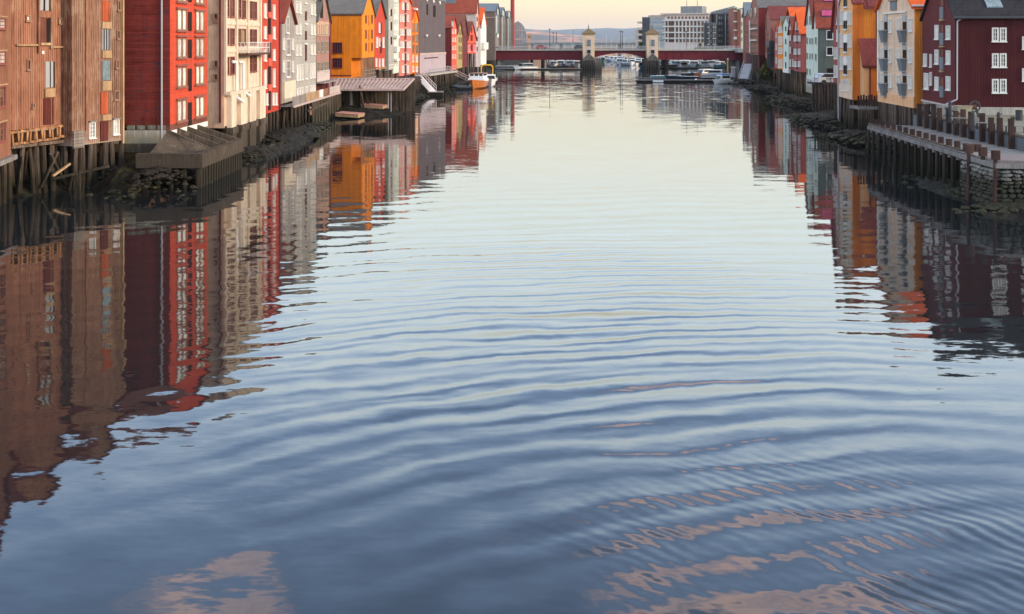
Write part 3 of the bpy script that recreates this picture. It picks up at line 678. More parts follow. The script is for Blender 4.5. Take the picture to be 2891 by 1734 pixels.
# large warm grey house
h = House('warehouse', 'large warm grey warehouse with rows of tall white windows above the timber terrace', P2(830, 119.2), P2(892, 132), 3.2, 16.5, 19, 20, 'grey_paint', roof='slate', group=GL)
for y0, y1 in ((-32, -6), (9, 39), (68, 97), (127, 155)):
    z1, z0 = h.uz(860, y0)[1], h.uz(860, y1)[1]
    for a, b in ((834, 840), (843.5, 850), (876.5, 882), (885, 890)): h.window(a, 0, b, 0, 'frame_w', 'pane_w', zs=(z1, z0))
for y0, y1 in ((32, 58), (88, 113), (124, 172)): h.slab('hatch', 861, y0, 865.5, y1, 'hatch_dark', .06)
for y0 in (8, 66, 122): h.slab('lintel', 859, y0, 867, y0 + 4, 'frame_w', .12)
for y0, y1 in ((181, 224), (244, 278)):
    z1, z0 = h.uz(860, y0)[1], h.uz(860, y1)[1]
    for a, b in ((836, 841), (843.5, 848.5), (850.5, 855), (860, 868), (874, 878), (880, 884), (885.5, 889.5)): h.window(a, 0, b, 0, 'frame_w', 'pane_w', zs=(z1, z0))
h.piles(8, 2)
# mauve-brown gable
h = House('warehouse', 'brown gabled warehouse with sage green windows and a dark loft hatch', P2(893, 132.6), P2(931, 142.4), 6.1, 12.5, 16.6, 16, 'mauve', 'darkred', 'slate', group=GL)
h.slab('upper_boards', 893.3, 0, 930.7, 0, 'tan_render', .045, zs=(12.48, 10.6))
for y0, y1 in ((70, 97), (117, 147), (175, 202)):
    for a, b in ((894.5, 900.5), (905.5, 911), (916, 926)): h.window(a, y0, b, y1, 'frame_g', 'pane_g', (1, 2))
h.slab('hatch', 904, -14, 911, 51, 'dark', .06); h.slab('white_band', 893.3, 0, 930.7, 0, 'pinkwhite', .1, zs=(6.15, 4.8))
h.box('balcony', .1, h.W + .2, -1.0, 0, 4.62, 4.78, 'plank'); h.box('ground_floor', .3, h.W - .1, .1, 14, 2.9, 6.08, 'hatch_dark')
h.slab('corner_board', 929, 0, 931.5, 0, 'maroon', .14, zs=(12.6, 4.7))
for px in (906, 922): h.slab('post', px, 0, px + 3, 0, 'maroon', .85, zs=(4.6, 2.9), back=-.7)
# timber terrace along the three grey and brown fronts
q = empty('timber_terrace', (-24.4, 112, 0)); tag(q, 'patched timber terrace with railing along the grey and brown fronts', 'terrace')
mb = MB(); mb.box(.05, 1.3, 0, 31, 3.0, 3.15); mb.build('deck', M['plank'], q)
for k in range(16):
    y = .3 + k * 1.9; mb = MB(); mb.tube((1.1, y, -.6), (1.1, y, 3.0), .13); mb.build('pile', M['pile'], q)
for a, b, m_ in ((.1, 6.9, 'greywood'), (7.1, 15.4, 'tan'), (15.6, 18.2, 'white'), (18.4, 22.6, 'brown'), (22.8, 31, 'pinkwhite')):
    mb = MB(); n = max(3, int((b - a) / .3)); g = (b - a) / n
    mb.box(1.22, 1.30, a, b, 3.98, 4.06)
    for k in range(n): mb.box(1.24, 1.29, a + k * g + .02, a + (k + (.62 if m_ == 'greywood' else .95)) * g, 3.14, 3.98)
    mb.build('railing_panel', M[m_], q)
mb = MB(); mb.box(1.31, 1.40, 0, 31, 2.9, 3.12); mb.build('fascia', M['deckmetal'], q)
bw = MB(); bw.box(.9, 1.1, 12, 33, -.5, 2.85); bw.build('bulkhead', mat('mossy_planks', (.075, .065, .04), .9, lines='v', gap=.3, groove=.4, var=.5), q)
tb = MB()
for k in range(20):
    a, b = 2 * math.pi * k / 20, 2 * math.pi * (k + 1) / 20
    tb.tube((1.45, 9.0 + .42 * math.cos(a), 2.0 + .42 * math.sin(a)), (1.45, 9.0 + .42 * math.cos(b), 2.0 + .42 * math.sin(b)), .09, n=6)
tag(tb.build('life_ring', M['plank_p'], loc=(-24.4, 112, 0)), 'faded life ring hanging below the timber terrace', 'life ring')
# yellow warehouse
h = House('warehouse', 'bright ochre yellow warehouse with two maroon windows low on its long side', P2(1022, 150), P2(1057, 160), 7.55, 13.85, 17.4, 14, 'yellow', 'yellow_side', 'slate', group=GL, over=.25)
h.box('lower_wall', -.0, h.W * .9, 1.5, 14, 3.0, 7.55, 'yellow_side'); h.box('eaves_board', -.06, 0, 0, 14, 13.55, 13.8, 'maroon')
h.swin(939, 121, 966.5, 150, 'maroon', 'pane_d'); h.swin(939, 164, 966.5, 192, 'maroon', 'pane_d')
for y0, y1 in ((43, 65), (84, 108), (121, 143)):
    for a, b in ((1031, 1034), (1048, 1051)): h.window(a, y0, b, y1, 'frame_r', 'pane_b')
    h.slab('hatch', 1040, y0, 1043, y1 + 6, 'orange_deep', .06)
for k in range(7): u = .15 + k * (h.W - .4) / 6; h.box('post', u, u + .2, .02, .2, 4.7, 7.55, 'tan')
h.box('gallery_floor', 0, h.W, -.3, 1.4, 4.5, 4.7, 'plank'); railing(h.o, (0, -.2, 4.7), (h.W, -.2, 4.7), 1.0, 'plank', 10)
h.box('side_board', -.07, 0, 1.5, 13, 5.0, 5.15, 'maroon'); h.piles(6, 2, top=4.5)
# deep red gable
h = House('warehouse', 'deep red gabled warehouse with slim white windows beside the yellow one', P2(1057.5, 160.3), P2(1087, 168.4), 5.9, 13.6, 16.6, 14, 'red2', 'darkred', 'slate', group=GL)
for y0, y1, cs in ((64, 92, ((1068.5, 1072.5),)), (105, 134, ((1061, 1066), (1079, 1084))), (108, 130, ((1068.5, 1072),)), (165, 187, ((1059.5, 1063.5), (1077.5, 1083))), (166, 197, ((1069, 1072.5),))):
    for a, b in cs: h.window(a, y0, b, y1, 'frame_w', 'pane_w')
h.slab('hatch', 1073, 64, 1077, 96, 'hatch_dark'); h.slab('hatch', 1073, 118, 1077, 150, 'hatch_dark'); h.box('sill_beam', 0, h.W, -.2, .2, 5.6, 5.88, 'beam'); h.piles(5, 2, top=5.6)
# grey and pale green pair
h = House('warehouse', 'narrow slate grey warehouse front on tall grey posts beside the deep red gable', P2(1087.5, 168.6), P2(1110, 174), 5.2, 17.5, 17.6, 14, 'greengrey', 'conc_grey', 'slate', 'flat', GL)
h.slab('grey_face', 1095, 0, 1110, 0, 'grey_paint', .1, zs=(17.4, 5.3))
for y0, y1 in ((26, 42), (62, 82), (104, 122)): h.window(1096, y0, 1099.5, y1); h.slab('hatch', 1101, y0, 1105, y1 + 4, 'dark', .14)
h.window(1096, 182, 1109, 191, 'frame_w', 'pane_w', name='sign'); h.piles(7, 2, top=5.2, lean=.02, m_='pile')
h = House('warehouse', 'narrow pale green warehouse front with small white balconies', P2(1110.5, 174.1), P2(1126, 180), 4.6, 16.9, 17, 14, 'mint', None, 'slate', 'flat', GL)
for y0, y1 in ((5, 17), (25, 38), (55, 70), (85, 100), (128, 145), (165, 183)): h.window(1113, y0, 1115.5, y1, 'frame_w', 'pane_g'); h.window(1119, y0, 1122.5, y1, 'frame_w', 'pane_w')
for y0, y1 in ((100, 108), (132, 146), (166, 172)): h.slab('balcony', 1110.5, y0, 1119, y1, 'white', .6)
h.piles(4, 2, top=4.6)
# pink
h = House('warehouse', 'dusty pink warehouse with five rows of white window pairs and a dark hatch strip', P2(1127, 181), P2(1161.5, 193.7), 3.9, 16.6, 18.3, 14, 'salmon', None, 'tile_orange', group=GL)
h.wall.data.materials[0] = mat('dusty_pink_boards', (.62, .20, .15), .8, lines='h', gap=.16, groove=.08, var=.1)
for k, (y0, y1) in enumerate(((8, 27), (42, 61), (82, 99.5), (117, 135), (151, 169), (185, 205))):
    for a, b in (((1128, 1131.5),) if k == 1 else ()) + ((1134, 1137), (1137.5, 1140.5), (1147.5, 1150), (1151, 1153.5)) + (((1128.5, 1133), (1155, 1159)) if k in (2, 3) else ()): h.window(a, y0, b, y1)
    h.slab('hatch', 1142, y0, 1146.5, y1 + 15, 'hatch_dark', .06); h.slab('lintel', 1141, y0 - 4, 1147.5, y0 - 2, 'pinkwhite', .1)
h.piles(5, 2)
# orange
h = House('warehouse', 'slim orange gable with a dark centre strip beside the pink warehouse', P2(1162, 193.9), P2(1181, 201.6), 4.0, 13.9, 16.0, 16, 'yellow', None, 'tile_orange', group=GL)
for y0, y1 in ((66, 90), (98, 120), (126, 150), (157, 175), (187, 202)):
    for a, b in ((1163.5, 1168), (1173.5, 1178.5)): h.window(a, y0, b, y1, 'frame_w' if y0 > 150 else 'frame_t', 'pane_w' if y0 > 150 else 'pane_g')
h.slab('hatch', 1169.5, 40, 1171.5, 215, 'orange_deep', .07); h.slab('hoist_box', 1168, 24, 1173, 29, 'white', .5)
# big dark grey hall
h = House('warehouse', 'huge dark grey clad hall with a pale lower storey', P2(1183, 202), P2(1257, 224), 3.6, 18.2, 18.3, 26, 'conc_grey', 'mauve', 'zinc', 'flat', GL)
h.wall.data.materials[0] = mat('charcoal_cladding', (.125, .10, .105), .75, lines='v', gap=.9, groove=.12, var=.12)
lo_ = h.slab('lower_storey', 1183.2, 0, 1256.8, 0, 'pinkwhite', .12, zs=(7.2, 3.7)); lo_.data.materials[0] = mat('lilac_grey_panels', (.43, .35, .37), .7, lines='v', gap=2.2, groove=.08, var=.08)
h.slab('band', 1183, 0, 1257, 0, 'deckmetal', .2, zs=(7.6, 7.2))
for a, b in ((1195, 1204), (1231, 1239)):
    u, z = h.uz((a + b) / 2, 101); mb = MB(); mb.bar((u - .35, -.4, z - .15), (u + .35, -.4, z + .15), .3, .25); mb.bar((u, -.3, z), (u, 0, z), .08, .08); mb.build('wall_lamp', M['white'], h.o)
for px, y1 in ((1205, 5), (1223.5, 10), (1241, 14)):
    u0, u1 = h.uz(px - 2.8, 0)[0], h.uz(px + 2.8, 0)[0]; z = h.uz(px, y1)[1]; mb = MB(); mb.prism([((u0 + u1) / 2, z), (u1, 18.1), (u0, 18.1)], -.12, 0); mb.build('pennant', M['white'], h.o)
h.slab('slot', 1204, 12, 1208, 42, 'dark', .05); h.slab('slot', 1223, 16, 1229.5, 48, 'dark', .05); h.slab('dark_band', 1196, 162, 1235, 165, 'hatch_dark', .16)
h.box('quay_edge', -.5, h.W + 2, -2.2, 0, 3.3, 3.6, 'conc_light'); railing(h.o, (0, -2.1, 3.6), (h.W + 1, -2.1, 3.6), 1.1, 'steel', 12)
h.piles(22, 1, y0=-1.9, top=3.3, lean=.02, x0=0, x1=h.W + 1)
# far left houses
h = House('warehouse', 'red warehouse with white gable edging and maroon side next to the dark hall', P2(1275, 235), P2(1289, 242.6), 3.4, 12.9, 15.4, 8, 'salmon', 'darkred', 'tile_red', group=GL)
for y0, y1 in ((83, 95), (106, 118), (129, 141), (153, 165)):
    for a, b in ((1276.5, 1279.5), (1283.5, 1286.5)): h.window(a, y0, b, y1)
h.slab('verge', 1275, 60, 1276, 78, 'white', .3); h.piles(4)
h = House('warehouse', 'small olive yellow gable between the red and the dark brown houses', P2(1289.5, 243), P2(1305, 252), 3.6, 11.5, 14.7, 8, 'grey_paint', None, 'tile_brown', group=GL)
h.wall.data.materials[0] = mat('olive_boards', (.42, .33, .13), .8, lines='v', gap=.22, groove=.15, var=.15)
for y0, y1 in ((82, 98), (105, 120), (130, 146), (152, 168)): h.slab('hatch', 1295, y0, 1297, y1, 'hatch_brown'); h.window(1300, y0, 1302.5, y1, 'frame_t', 'pane_g')
h.piles(5)
h = House('warehouse', 'dark brown gable house with a steep roof left of the salmon gable', P2(1305.5, 252.2), P2(1319, 260), 3.6, 11.6, 16.0, 9, 'hatch_brown', None, 'tile_brown', group=GL)
h.wall.data.materials[0] = M['maroon']; h.piles(4)
for y0, y1 in ((82, 98), (110, 122), (132, 146)): h.window(1311, y0, 1313.5, y1, 'frame_t', 'pane_b')
h = House('warehouse', 'small salmon pink gable house on stilts with two dark hatches', P2(1320, 262), P2(1344, 268.3), 6.8, 10.3, 14.6, 7, 'salmon', None, 'tile_brown', group=GL)
h.slab('hatch', 1328.5, 98, 1334, 116, 'hatch_dark'); h.slab('hatch', 1328.5, 127, 1334, 143, 'hatch_dark')
for a in (1322, 1337.5): h.window(a, 127, a + 4, 146, 'frame_w', 'blind_pink')
h.slab('hatch', 1330, 78, 1333, 93, 'hatch_dark'); h.slab('band', 1320, 123, 1344, 125, 'maroon', .1); h.piles(5, 3, top=6.8)
h = House('warehouse', 'tall white house with a broad red roof behind the small red and brown gables', P2(1344, 275), P2(1350, 281), 3.2, 17.5, 23.5, 30, 'white', None, 'tile_red', group=GL)
h.wall.data.materials[0] = M['pinkwhite']
for y0 in (48, 76, 104, 132): h.window(1345.5, y0, 1348, y0 + 12, 'frame_t', 'pane_b')
h.box('skylight', -1.9, -1.75, 5, 8, 19.6, 20.6, 'zinc')
h = House('warehouse', 'grey narrow gable with red roof before the white twin gables', P2(1350.5, 282), P2(1356.5, 287), 3.0, 13.5, 15.5, 8, 'pipe_g', None, 'tile_orange', group=GL)
h = House('warehouse', 'white twin gable with steep orange roof next to the bridge abutment', P2(1357, 288), P2(1373, 302), 3.4, 14.2, 19.0, 9, 'white', None, 'tile_orange', group=GL)
h.slab('bay', 1358, 120, 1371, 140, 'white', .8); h.piles(5)
h = House('building', 'dark brown brick block with a grey metal roof behind the bridge lamp columns', P2(1397, 352), P2(1400, 366), 3.4, 19.7, 22.2, 28, 'masonry', None, 'zinc', group=None)
h.wall.data.materials[0] = mat('brown_brick_block', (.16, .12, .095), .9, rows=(.5, .2), groove=.1, var=.15)
for k in range(5): h.swin(1352 + k * 9, 60, 1356 + k * 9, 80, 'frame_k', 'pane_d', (1, 1)) if 0 else None
h.box('gutter', -.25, -.05, 0, 28, 17.6, 17.8, 'deckmetal')
for k, (a, b, d0, d1) in enumerate(((1399, 1412, 386, 402), (1414, 1429, 404, 424), (1431, 1445, 426, 446))):
    h = House('building', ('nearest', 'middle', 'farthest')[k] + ' of three dark glass fronted gables with bright edges beyond the bridge', P2(a, d0), P2(b, d1), 3, 19.0 - k * .3, 23.6 - k * .8, 12, 'iron', None, 'zinc', group='glass gables beyond the bridge')
    h.wall.data.materials[0] = mat('dark_glazing', (.05, .075, .075), .35, .5, lines='h', gap=2.6, groove=.4, var=.25)
    h.box('edge_frame', -.5, .1, -.6, 0, 3, 19, 'white'); h.box('edge_frame', h.W - .1, h.W + .1, -.6, 0, 3, 19, 'mauve'); h.box('roof_window', .5, h.W * .4, -.5, .4, 19.6, 21.5, 'pane_s')
mb = MB(); mb.tube((0, 0, 2), (0, 0, 27.4), .95, .85, 12); mb.tube((0, 0, 27.4), (0, 0, 28.0), 1.0, 1.0, 12)
tag(mb.build('chimney_stack', mat('chimney_red', (.36, .05, .045), .7, var=.2), loc=(PX(1447, 452), 452, 0)), 'tall slim red chimney stack standing beyond the bridge', 'chimney')
q = empty('building', (PX(1470, 480), 480, 0)); tag(q, 'rounded glass roofed hall with white ribs beside the red chimney', 'building')
w2 = 3.3; pts = [(-w2, 3), (w2, 3), (w2, 9)] + [(w2 - .3 - (w2 + 1) * (1 - math.cos(t_)), 9 + 9.5 * math.sin(t_)) for t_ in [k * math.pi / 14 for k in range(0, 7)]] + [(-1.4, 18.8), (-w2 - .6, 17.2)]
mb = MB(); mb.prism(pts, 0, 20); mb.build('glass_wall', mat('grey_glazing', (.30, .27, .27), .5, .5, lines='v', gap=1.1, groove=.4, var=.3), q)
for z in (7.0, 10.5, 14.3):
    mb = MB(); mb.box(-w2 - .1, w2 - .3 * (z > 12) - (1.0 if z > 13 else 0), -.15, 0, z, z + .35); mb.build('rib', M['deckmetal'], q)
mb = MB(); mb.box(-w2, w2, -.3, 0, 3, 5.2); mb.build('base_wall', M['maroon'], q)
q = empty('tower', (PX(1495.5, 500), 500, 0)); tag(q, 'small beige tower with two dark openings beside the rounded hall', 'tower')
mb = MB(); mb.box(-.95, .95, 0, 2, 3, 12.6); mb.build('wall', M['tan_render'], q); mb = MB(); mb.box(-1.15, 1.15, -.2, 2.2, 12.6, 13.4); mb.build('roof', M['tan_render'], q)
for k in (-.4, .4): mb = MB(); mb.box(k - .15, k + .15, -.05, .0, 11.3, 12.1); mb.build('window', M['dark'], q)
# =============== RIGHT BANK ===============
# wine red warehouse on the square
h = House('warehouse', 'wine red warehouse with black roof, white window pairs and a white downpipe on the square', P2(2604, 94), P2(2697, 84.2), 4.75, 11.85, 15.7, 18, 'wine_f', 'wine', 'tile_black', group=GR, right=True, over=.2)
h.box('plinth', .02, h.W, .02, 18, 3.9, 4.75, 'conc_light')
for a, b in ((2641, 2651.5), (2673, 2684)):
    for y0, y1 in ((72, 111), (142, 181), (216, 254)): h.window(a, y0, b, y1, 'frame_w', 'pane_w', (2, 3))
for y0, y1 in ((20, 53), (93, 127), (162, 197), (244, 275)): h.slab('hatch_panel', 2656.5, y0, 2666, y1, 'panel_grey', .12)
for y0, y1 in ((-20, 18), (71, 92), (139, 161), (219, 243)): h.slab('hatch', 2658, y0, 2665.5, y1, 'hatch_brown', .06)
for y in (54, 129, 199): h.slab('sill', 2656, y, 2666.5, y + 5, 'tan', .16)
for a, b, y0, y1 in ((2609, 2618, 153, 187), (2627, 2631.5, 153, 189), (2610.5, 2623, 205, 252), (2627, 2631.5, 205, 240)): h.window(a, y0, b, y1, 'frame_w', 'pane_w', (2, 1))
for y0, y1 in ((79, 117.5), (152, 190), (224.5, 262.5)):
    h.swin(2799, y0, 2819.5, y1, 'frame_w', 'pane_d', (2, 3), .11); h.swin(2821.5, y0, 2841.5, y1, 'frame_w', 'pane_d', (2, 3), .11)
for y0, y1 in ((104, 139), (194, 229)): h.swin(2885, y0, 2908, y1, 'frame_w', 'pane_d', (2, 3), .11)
W = h.W
pipe('downpipe', [(W + .05, .75, 11.9), (W + .12, .12, 11.55), (W + .12, .1, 5.35), (W + .05, -.75, 4.95), (W - .1, -.95, 4.75)], .055, 'pipe_g', h.o)
pipe('gutter', [(W + .3, -.2, 11.8), (W + .3, 18, 11.8)], .1, 'iron', h.o)
h.box('sill_board', 0, W, -.12, .0, 4.68, 4.8, 'pinkwhite')
for k, px in enumerate((2818,)):
    v = h.sv(px, 0)[0]; mb = MB(); mb.prism([(W - .75, 12.55), (W - .7, 12.72), (W - 2.0, 13.7), (W - 2.05, 13.5)], v - .6, v + .6); mb.build('skylight', M['pane_s'], h.o)
# peach warehouse
h = House('warehouse', 'peach coloured warehouse with grey balcony boxes and an orange tiled roof', P2(2480, 105.5), P2(2581.5, 95), 3.95, 13.05, 16.9, 17, 'peach', 'orange_side', 'tile_orange', group=GR, right=True, over=.35)
for y0, y1, z in ((54, 92, 0), (137, 177, 1), (210, 247, 2)):
    for a, b, o_ in ((2487.5, 2494, 3), (2511.5, 2519, 0), (2534.5, 2542, -1), (2567.5, 2575.5, -3)):
        yo = (o_ if y0 < 100 else (0 if y0 < 200 else -o_)); h.window(a, y0 + yo, b, y1 + yo, 'frame_w', 'pane_w', (2, 3))
for a, b in ((2497, 2506), (2549, 2559.5)):
    for y0, y1, y2 in ((40, 62, 90), (122, 141, 170), (202, 214, 240)):
        h.slab('shutter', a, y0, b, y1, 'panel_pale', .08); h.slab('door', a + .5, y1, b, y2, 'dark', .05)
        u0, u1 = h.uz(a - 1, 0)[0], h.uz(b + .5, 0)[0]; z1, z0 = h.uz((a + b) / 2, y2 - 3)[1], h.uz((a + b) / 2, y2 + 30)[1]
        mb = MB(); mb.add([(u0, -.55, z1), (u1, -.55, z1), (u1, 0, z1), (u0, 0, z1), (u0 + .12, -.36, z0), (u1 - .12, -.36, z0), (u1 - .12, 0, z0), (u0 + .12, 0, z0)],
            [(0, 1, 2, 3), (7, 6, 5, 4), (0, 4, 5, 1), (1, 5, 6, 2), (3, 7, 4, 0), (2, 6, 7, 3)]); bo = mb.build('balcony', M['panel_grey'], h.o)
        mb = MB(); mb.box(u0 - .1, u1 + .1, -.62, 0, z1, z1 + .08); mb.box(u0 + .1, u1 - .1, -.40, 0, z0 - .1, z0); mb.build('rail', M['panel_pale'], bo)
h.slab('lintel', 2496, 34, 2560, 38, 'frame_w', .14); h.slab('hatch', 2515.5, 2, 2532, 29, 'panel_grey', .1); h.slab('lintel', 2512, -2, 2534, 3, 'tan', .2)
h.slab('skirt', 2480, 0, 2581.5, 0, 'peach_skirt', .09, zs=(4.95, 3.97)); h.slab('corner_board', 2479.5, 0, 2482, 0, 'white', .12, zs=(13, 5)); 
pipe('downpipe', [(h.W + .1, .9, 4), (h.W + .1, .9, 13)], .08, 'rust', h.o); pipe('gutter', [(h.W + .4, -.3, 13.1), (h.W + .4, 17, 13.1)], .1, 'pipe_g', h.o)
h.box('plank_skirt', .1, h.W - .1, .25, .45, .2, 3.93, 'pile'); h.piles(17, 1, y0=.05, lean=.12, m_='pile')
# orange warehouse tower front with lean-to behind
h = House('warehouse', 'orange warehouse front with white shuttered windows left of the peach one', P2(2370, 118.7), P2(2407, 112), 3.75, 13.9, 16.6, 1.1, 'orange_f', 'orange_deep', 'tile_maroon', group=GR, right=True, over=.1)  # narrow side wall in deeper orange, its shade put into the colour
for y0, ym, yb in ((31, 58, 82), (95, 121, 146), (158, 184, 210)):
    for a, b in ((2372.6, 2375.8), (2377.5, 2381), (2395.5, 2398.3), (2400.8, 2404.5)): h.window(a, y0, b, y0 + 38, 'frame_w', 'pane_w')
    h.slab('shutter', 2383, y0 + 2, 2393, ym, 'white', .08); h.window(2383.5, ym, 2392, yb, 'frame_k', 'pane_d', (2, 1)); h.slab('sill', 2383, yb, 2393, yb + 4, 'frame_w', .16)
h.window(2383.5, -20, 2392, 19, 'frame_k', 'pane_d', (2, 1)); h.slab('sill', 2383, 19, 2393, 23, 'frame_w', .16)
for a, b, m_ in ((2377, 2381, 'pane_w'), (2384, 2387.5, 'pane_s'), (2389, 2392, 'pane_s'), (2394.5, 2398.5, 'pane_w')): h.window(a, 224, b, 256, 'frame_w', m_)
h.slab('skirt', 2370, 0, 2407, 0, 'peach', .06, zs=(5.2, 3.77)); pipe('downpipe', [(-.1, -.1, 1.0), (-.1, -.1, 15)], .09, 'pipe_g', h.o)
W = h.W; h.piles(7, 2)
o = h.box('rear_wall', -.2, W + .0, 1.12, 1.13 + 14, 3.9, 13.3, 'orange_side'); 
mb = MB(); mb.prism([(W + .001, 3.9), (W + 1.6, 3.9), (W + 1.6, 7.5), (W + .001, 9.95)], .75, 12); mb.build('lean_to_wall', M['orange_f'], h.o)
mb = MB(); mb.prism([(W + 1.8, 7.2), (W + 1.85, 7.42), (W + .02, 10.25), (W + .02, 10.0)], .6, 12.3); mb.build('lean_to_roof', M['tile_maroon'], h.o)
mb = MB(); mb.prism([(W + .5, 13.45), (W + .5, 13.65), (W - 3.0, 16.2), (W - 3.0, 15.9)], 1.5, 15.5); mb.build('side_roof', M['tile_maroon'], h.o)
h.box('trim', W + 1.6, W + 1.63, 1.35, 1.5, 3.9, 7.3, 'maroon'); h.box('side_wall', W + 1.6, W + 1.62, 1.5, 12, 3.9, 7.3, 'orange_deep'); h.box('trim', W + .001, W + .06, 2.4, 2.6, 9.9, 13, 'maroon')
# timber crib pier with fence beside it
q = empty('timber_pier', (PX(2418, 107), 107, 0)); tag(q, 'old timber crib pier with plank fence between the orange and peach warehouses', 'pier')
mb = MB(); mb.box(0, 2.2, -.6, 2.2, 3.1, 3.35); mb.build('deck', M['plank'], q)
for k in range(9): mb = MB(); mb.tube((.1 + k * .24, -.5 + .05 * (k % 3), -.6), (.12 + k * .24, -.45, 3.1), .12); mb.build('pile', M['pile'], q)
for k in range(8): mb = MB(); mb.box(.15 + k * .27, .33 + k * .27, .1, .16, 3.35, 4.45 + .06 * (k % 3)); mb.build('plank', M['post_red'], q)
# red house behind the grey downpipe
h = House('warehouse', 'dull red warehouse with white windows tucked left of the orange front', P2(2352.5, 124.5), P2(2372, 119), 5.1, 11.4, 16.0, 15, 'wine_f', None, 'tile_maroon', group=GR, right=True)
h.wall.data.materials[0] = mat('dull_red_boards', (.30, .065, .055), .8, lines='h', gap=.18, groove=.12, var=.12)
for a, b in ((2356.5, 2360.5), (2363.5, 2367)):
    for y0, y1 in ((134, 166), (185, 218)): h.window(a, y0, b, y1)
for y0, y1 in ((44, 68), (83, 116)): h.window(2363.5, y0, 2367, y1)
h.piles(5, 2, top=5.1)
# green-grey house with mint fronts
h = House('warehouse', 'grey-green warehouse with narrow mint gable front and red roof with pink blinds', P2(2298, 153), P2(2309, 146), 3.95, 11.95, 16.0, 12, 'mint', 'greengrey', 'tile_red', group=GR, right=True)
for y0, y1 in ((40, 62), (105, 123), (152, 170)): h.window(2302.5, y0, 2306, y1, 'frame_g', 'pane_g' if y0 > 100 else 'pane_w')
for y0, y1 in ((86, 112), (133, 157)): h.swin(2333, y0, 2352, y1, 'frame_w', 'pane_d', (1, 1), .3)
o = h.box('garage_door', h.W, h.W + .05, 1.2, 4.2, 3.95, 6.2, 'dark')
for px, y0 in ((2330, -6), (2322, 37)):
    v, z = h.sv(px, y0 + 8); sl = (h.zr - h.ze) / (h.W / 2); x = h.W - (z - h.ze) / sl
    mb = MB(); mb.add([(x + .45, v - .1, z - .75), (x + .45, v + 1.5, z - .75), (x + .05, v + 1.5, z + .9), (x + .05, v - .1, z + .9)], [(0, 1, 2, 3)]); mb.add([(x - .3, v - .1, z - .9), (x - .3, v + 1.5, z - .9), (x - .5, v + 1.5, z + .6), (x - .5, v - .1, z + .6)], [(3, 2, 1, 0)])
    mb.add(mb.v[:8], [(0, 4, 5, 1), (1, 5, 6, 2), (2, 6, 7, 3), (3, 7, 4, 0)]); o = mb.build('skylight', M['pane_d'], h.o)
    mb = MB(); mb.add([(x + .40, v, z + .05), (x + .40, v + 1.4, z + .05), (x + .12, v + 1.4, z + .8), (x + .12, v, z + .8)], [(0, 1, 2, 3)]); mb.v = [(a + .06, b, c) for a, b, c in mb.v]; mb.build('blind', M['blind_pink'], o)
h.piles(4, 2)
h = House('warehouse', 'pale mint white gabled warehouse standing lower and nearer the water', P2(2276.5, 161), P2(2296.5, 154.5), 3.8, 12.6, 16.8, 7, 'mint', None, 'tile_maroon', group=GR, right=True)
h.slab('base', 2277, 0, 2296.5, 0, 'conc_light', .1, zs=(4.3, 2.3))
for y0, y1 in ((46, 68), (107, 123), (150, 166), (194, 210)):
    for a in (2278.5, 2286.5, 2293): h.window(a, y0, a + 2.6, y1, 'frame_g', 'pane_g') if not (y0 in (46, 194) and a != 2286.5 and a != 2278.5) else None
q = empty('timber_jetty', (PX(2300, 138), 138, 0)); tag(q, 'small dark timber jetty with posts below the grey-green warehouse', 'jetty')
mb = MB(); mb.box(0, 2.6, 0, 3.5, 4.3, 4.55); mb.build('deck', M['pile_dark'], q)
for k in range(7): mb = MB(); mb.tube((.1 + k * .4, .1, -.6), (.1 + k * .4, .1, 4.3), .12); mb.build('pile', M['pile_dark'], q)
railing(q, (0, 0, 4.55), (2.6, 0, 4.55), 1.0, 'pile_dark', 5)
# two dark red gables with orange roof
h = House('warehouse', 'dark red gable with white window pairs under a bright orange roof', P2(2241, 179), P2(2261.5, 172), 4.9, 11.3, 14.6, 9, 'darkred', None, 'tile_orange', group=GR, right=True)
h.wall.data.materials[0] = mat('plum_red_boards', (.33, .09, .08), .8, lines='h', gap=.16, groove=.1, var=.12); h.wall.data.materials[1] = M['darkred']
for y0, y1 in ((62, 84), (100, 116), (137, 153), (172, 188)):
    for a, b in ((2242.5, 2245.5), (2246.5, 2249), (2253.5, 2256), (2257.5, 2260)): h.window(a, y0, b, y1) if y0 > 90 or 2245 < a < 2255 else None
    h.slab('hatch', 2250, y0 - 3, 2252.3, y1 + 8, 'dark')
h.piles(5, 2, top=4.9)
h = House('warehouse', 'narrow dull red gable with white trim left of the orange roofed one', P2(2227.5, 187), P2(2240.5, 181.5), 5.0, 11.2, 13.9, 9, 'darkred', None, 'tile_maroon', group=GR, right=True)
h.wall.data.materials[0] = mat('brownish_red_boards', (.24, .06, .055), .8, lines='h', gap=.16, groove=.1, var=.12)
for y0, y1 in ((68, 84), (99, 114), (132, 150), (168, 187)): h.window(2230.5, y0, 2233.5, y1); h.slab('hatch', 2235, y0 + 2, 2237, y1, 'dark')
h.window(2238, 168, 2240.2, 187); h.piles(4, 2, top=5)
h = House('warehouse', 'narrow pale grey-green warehouse with one column of black hatches', P2(2211.5, 194.5), P2(2226.5, 188), 4.2, 13.0, 14.2, 9, 'mint', None, 'slate', group=GR, right=True, over=.1)
for y0, y1 in ((75, 88), (110, 125), (146, 160), (176, 196)): h.slab('hatch', 2217.5, y0, 2220, y1, 'dark')
h.slab('base', 2211.5, 0, 2226, 0, 'white', .1, zs=(5.0, 4.25)); h.piles(5, 2)
h = House('warehouse', 'yellow and white warehouse with arched white window groups', P2(2196, 204), P2(2211, 197), 4.6, 11.8, 14.4, 9, 'yellow', None, 'slate', group=GR, right=True, over=.1)
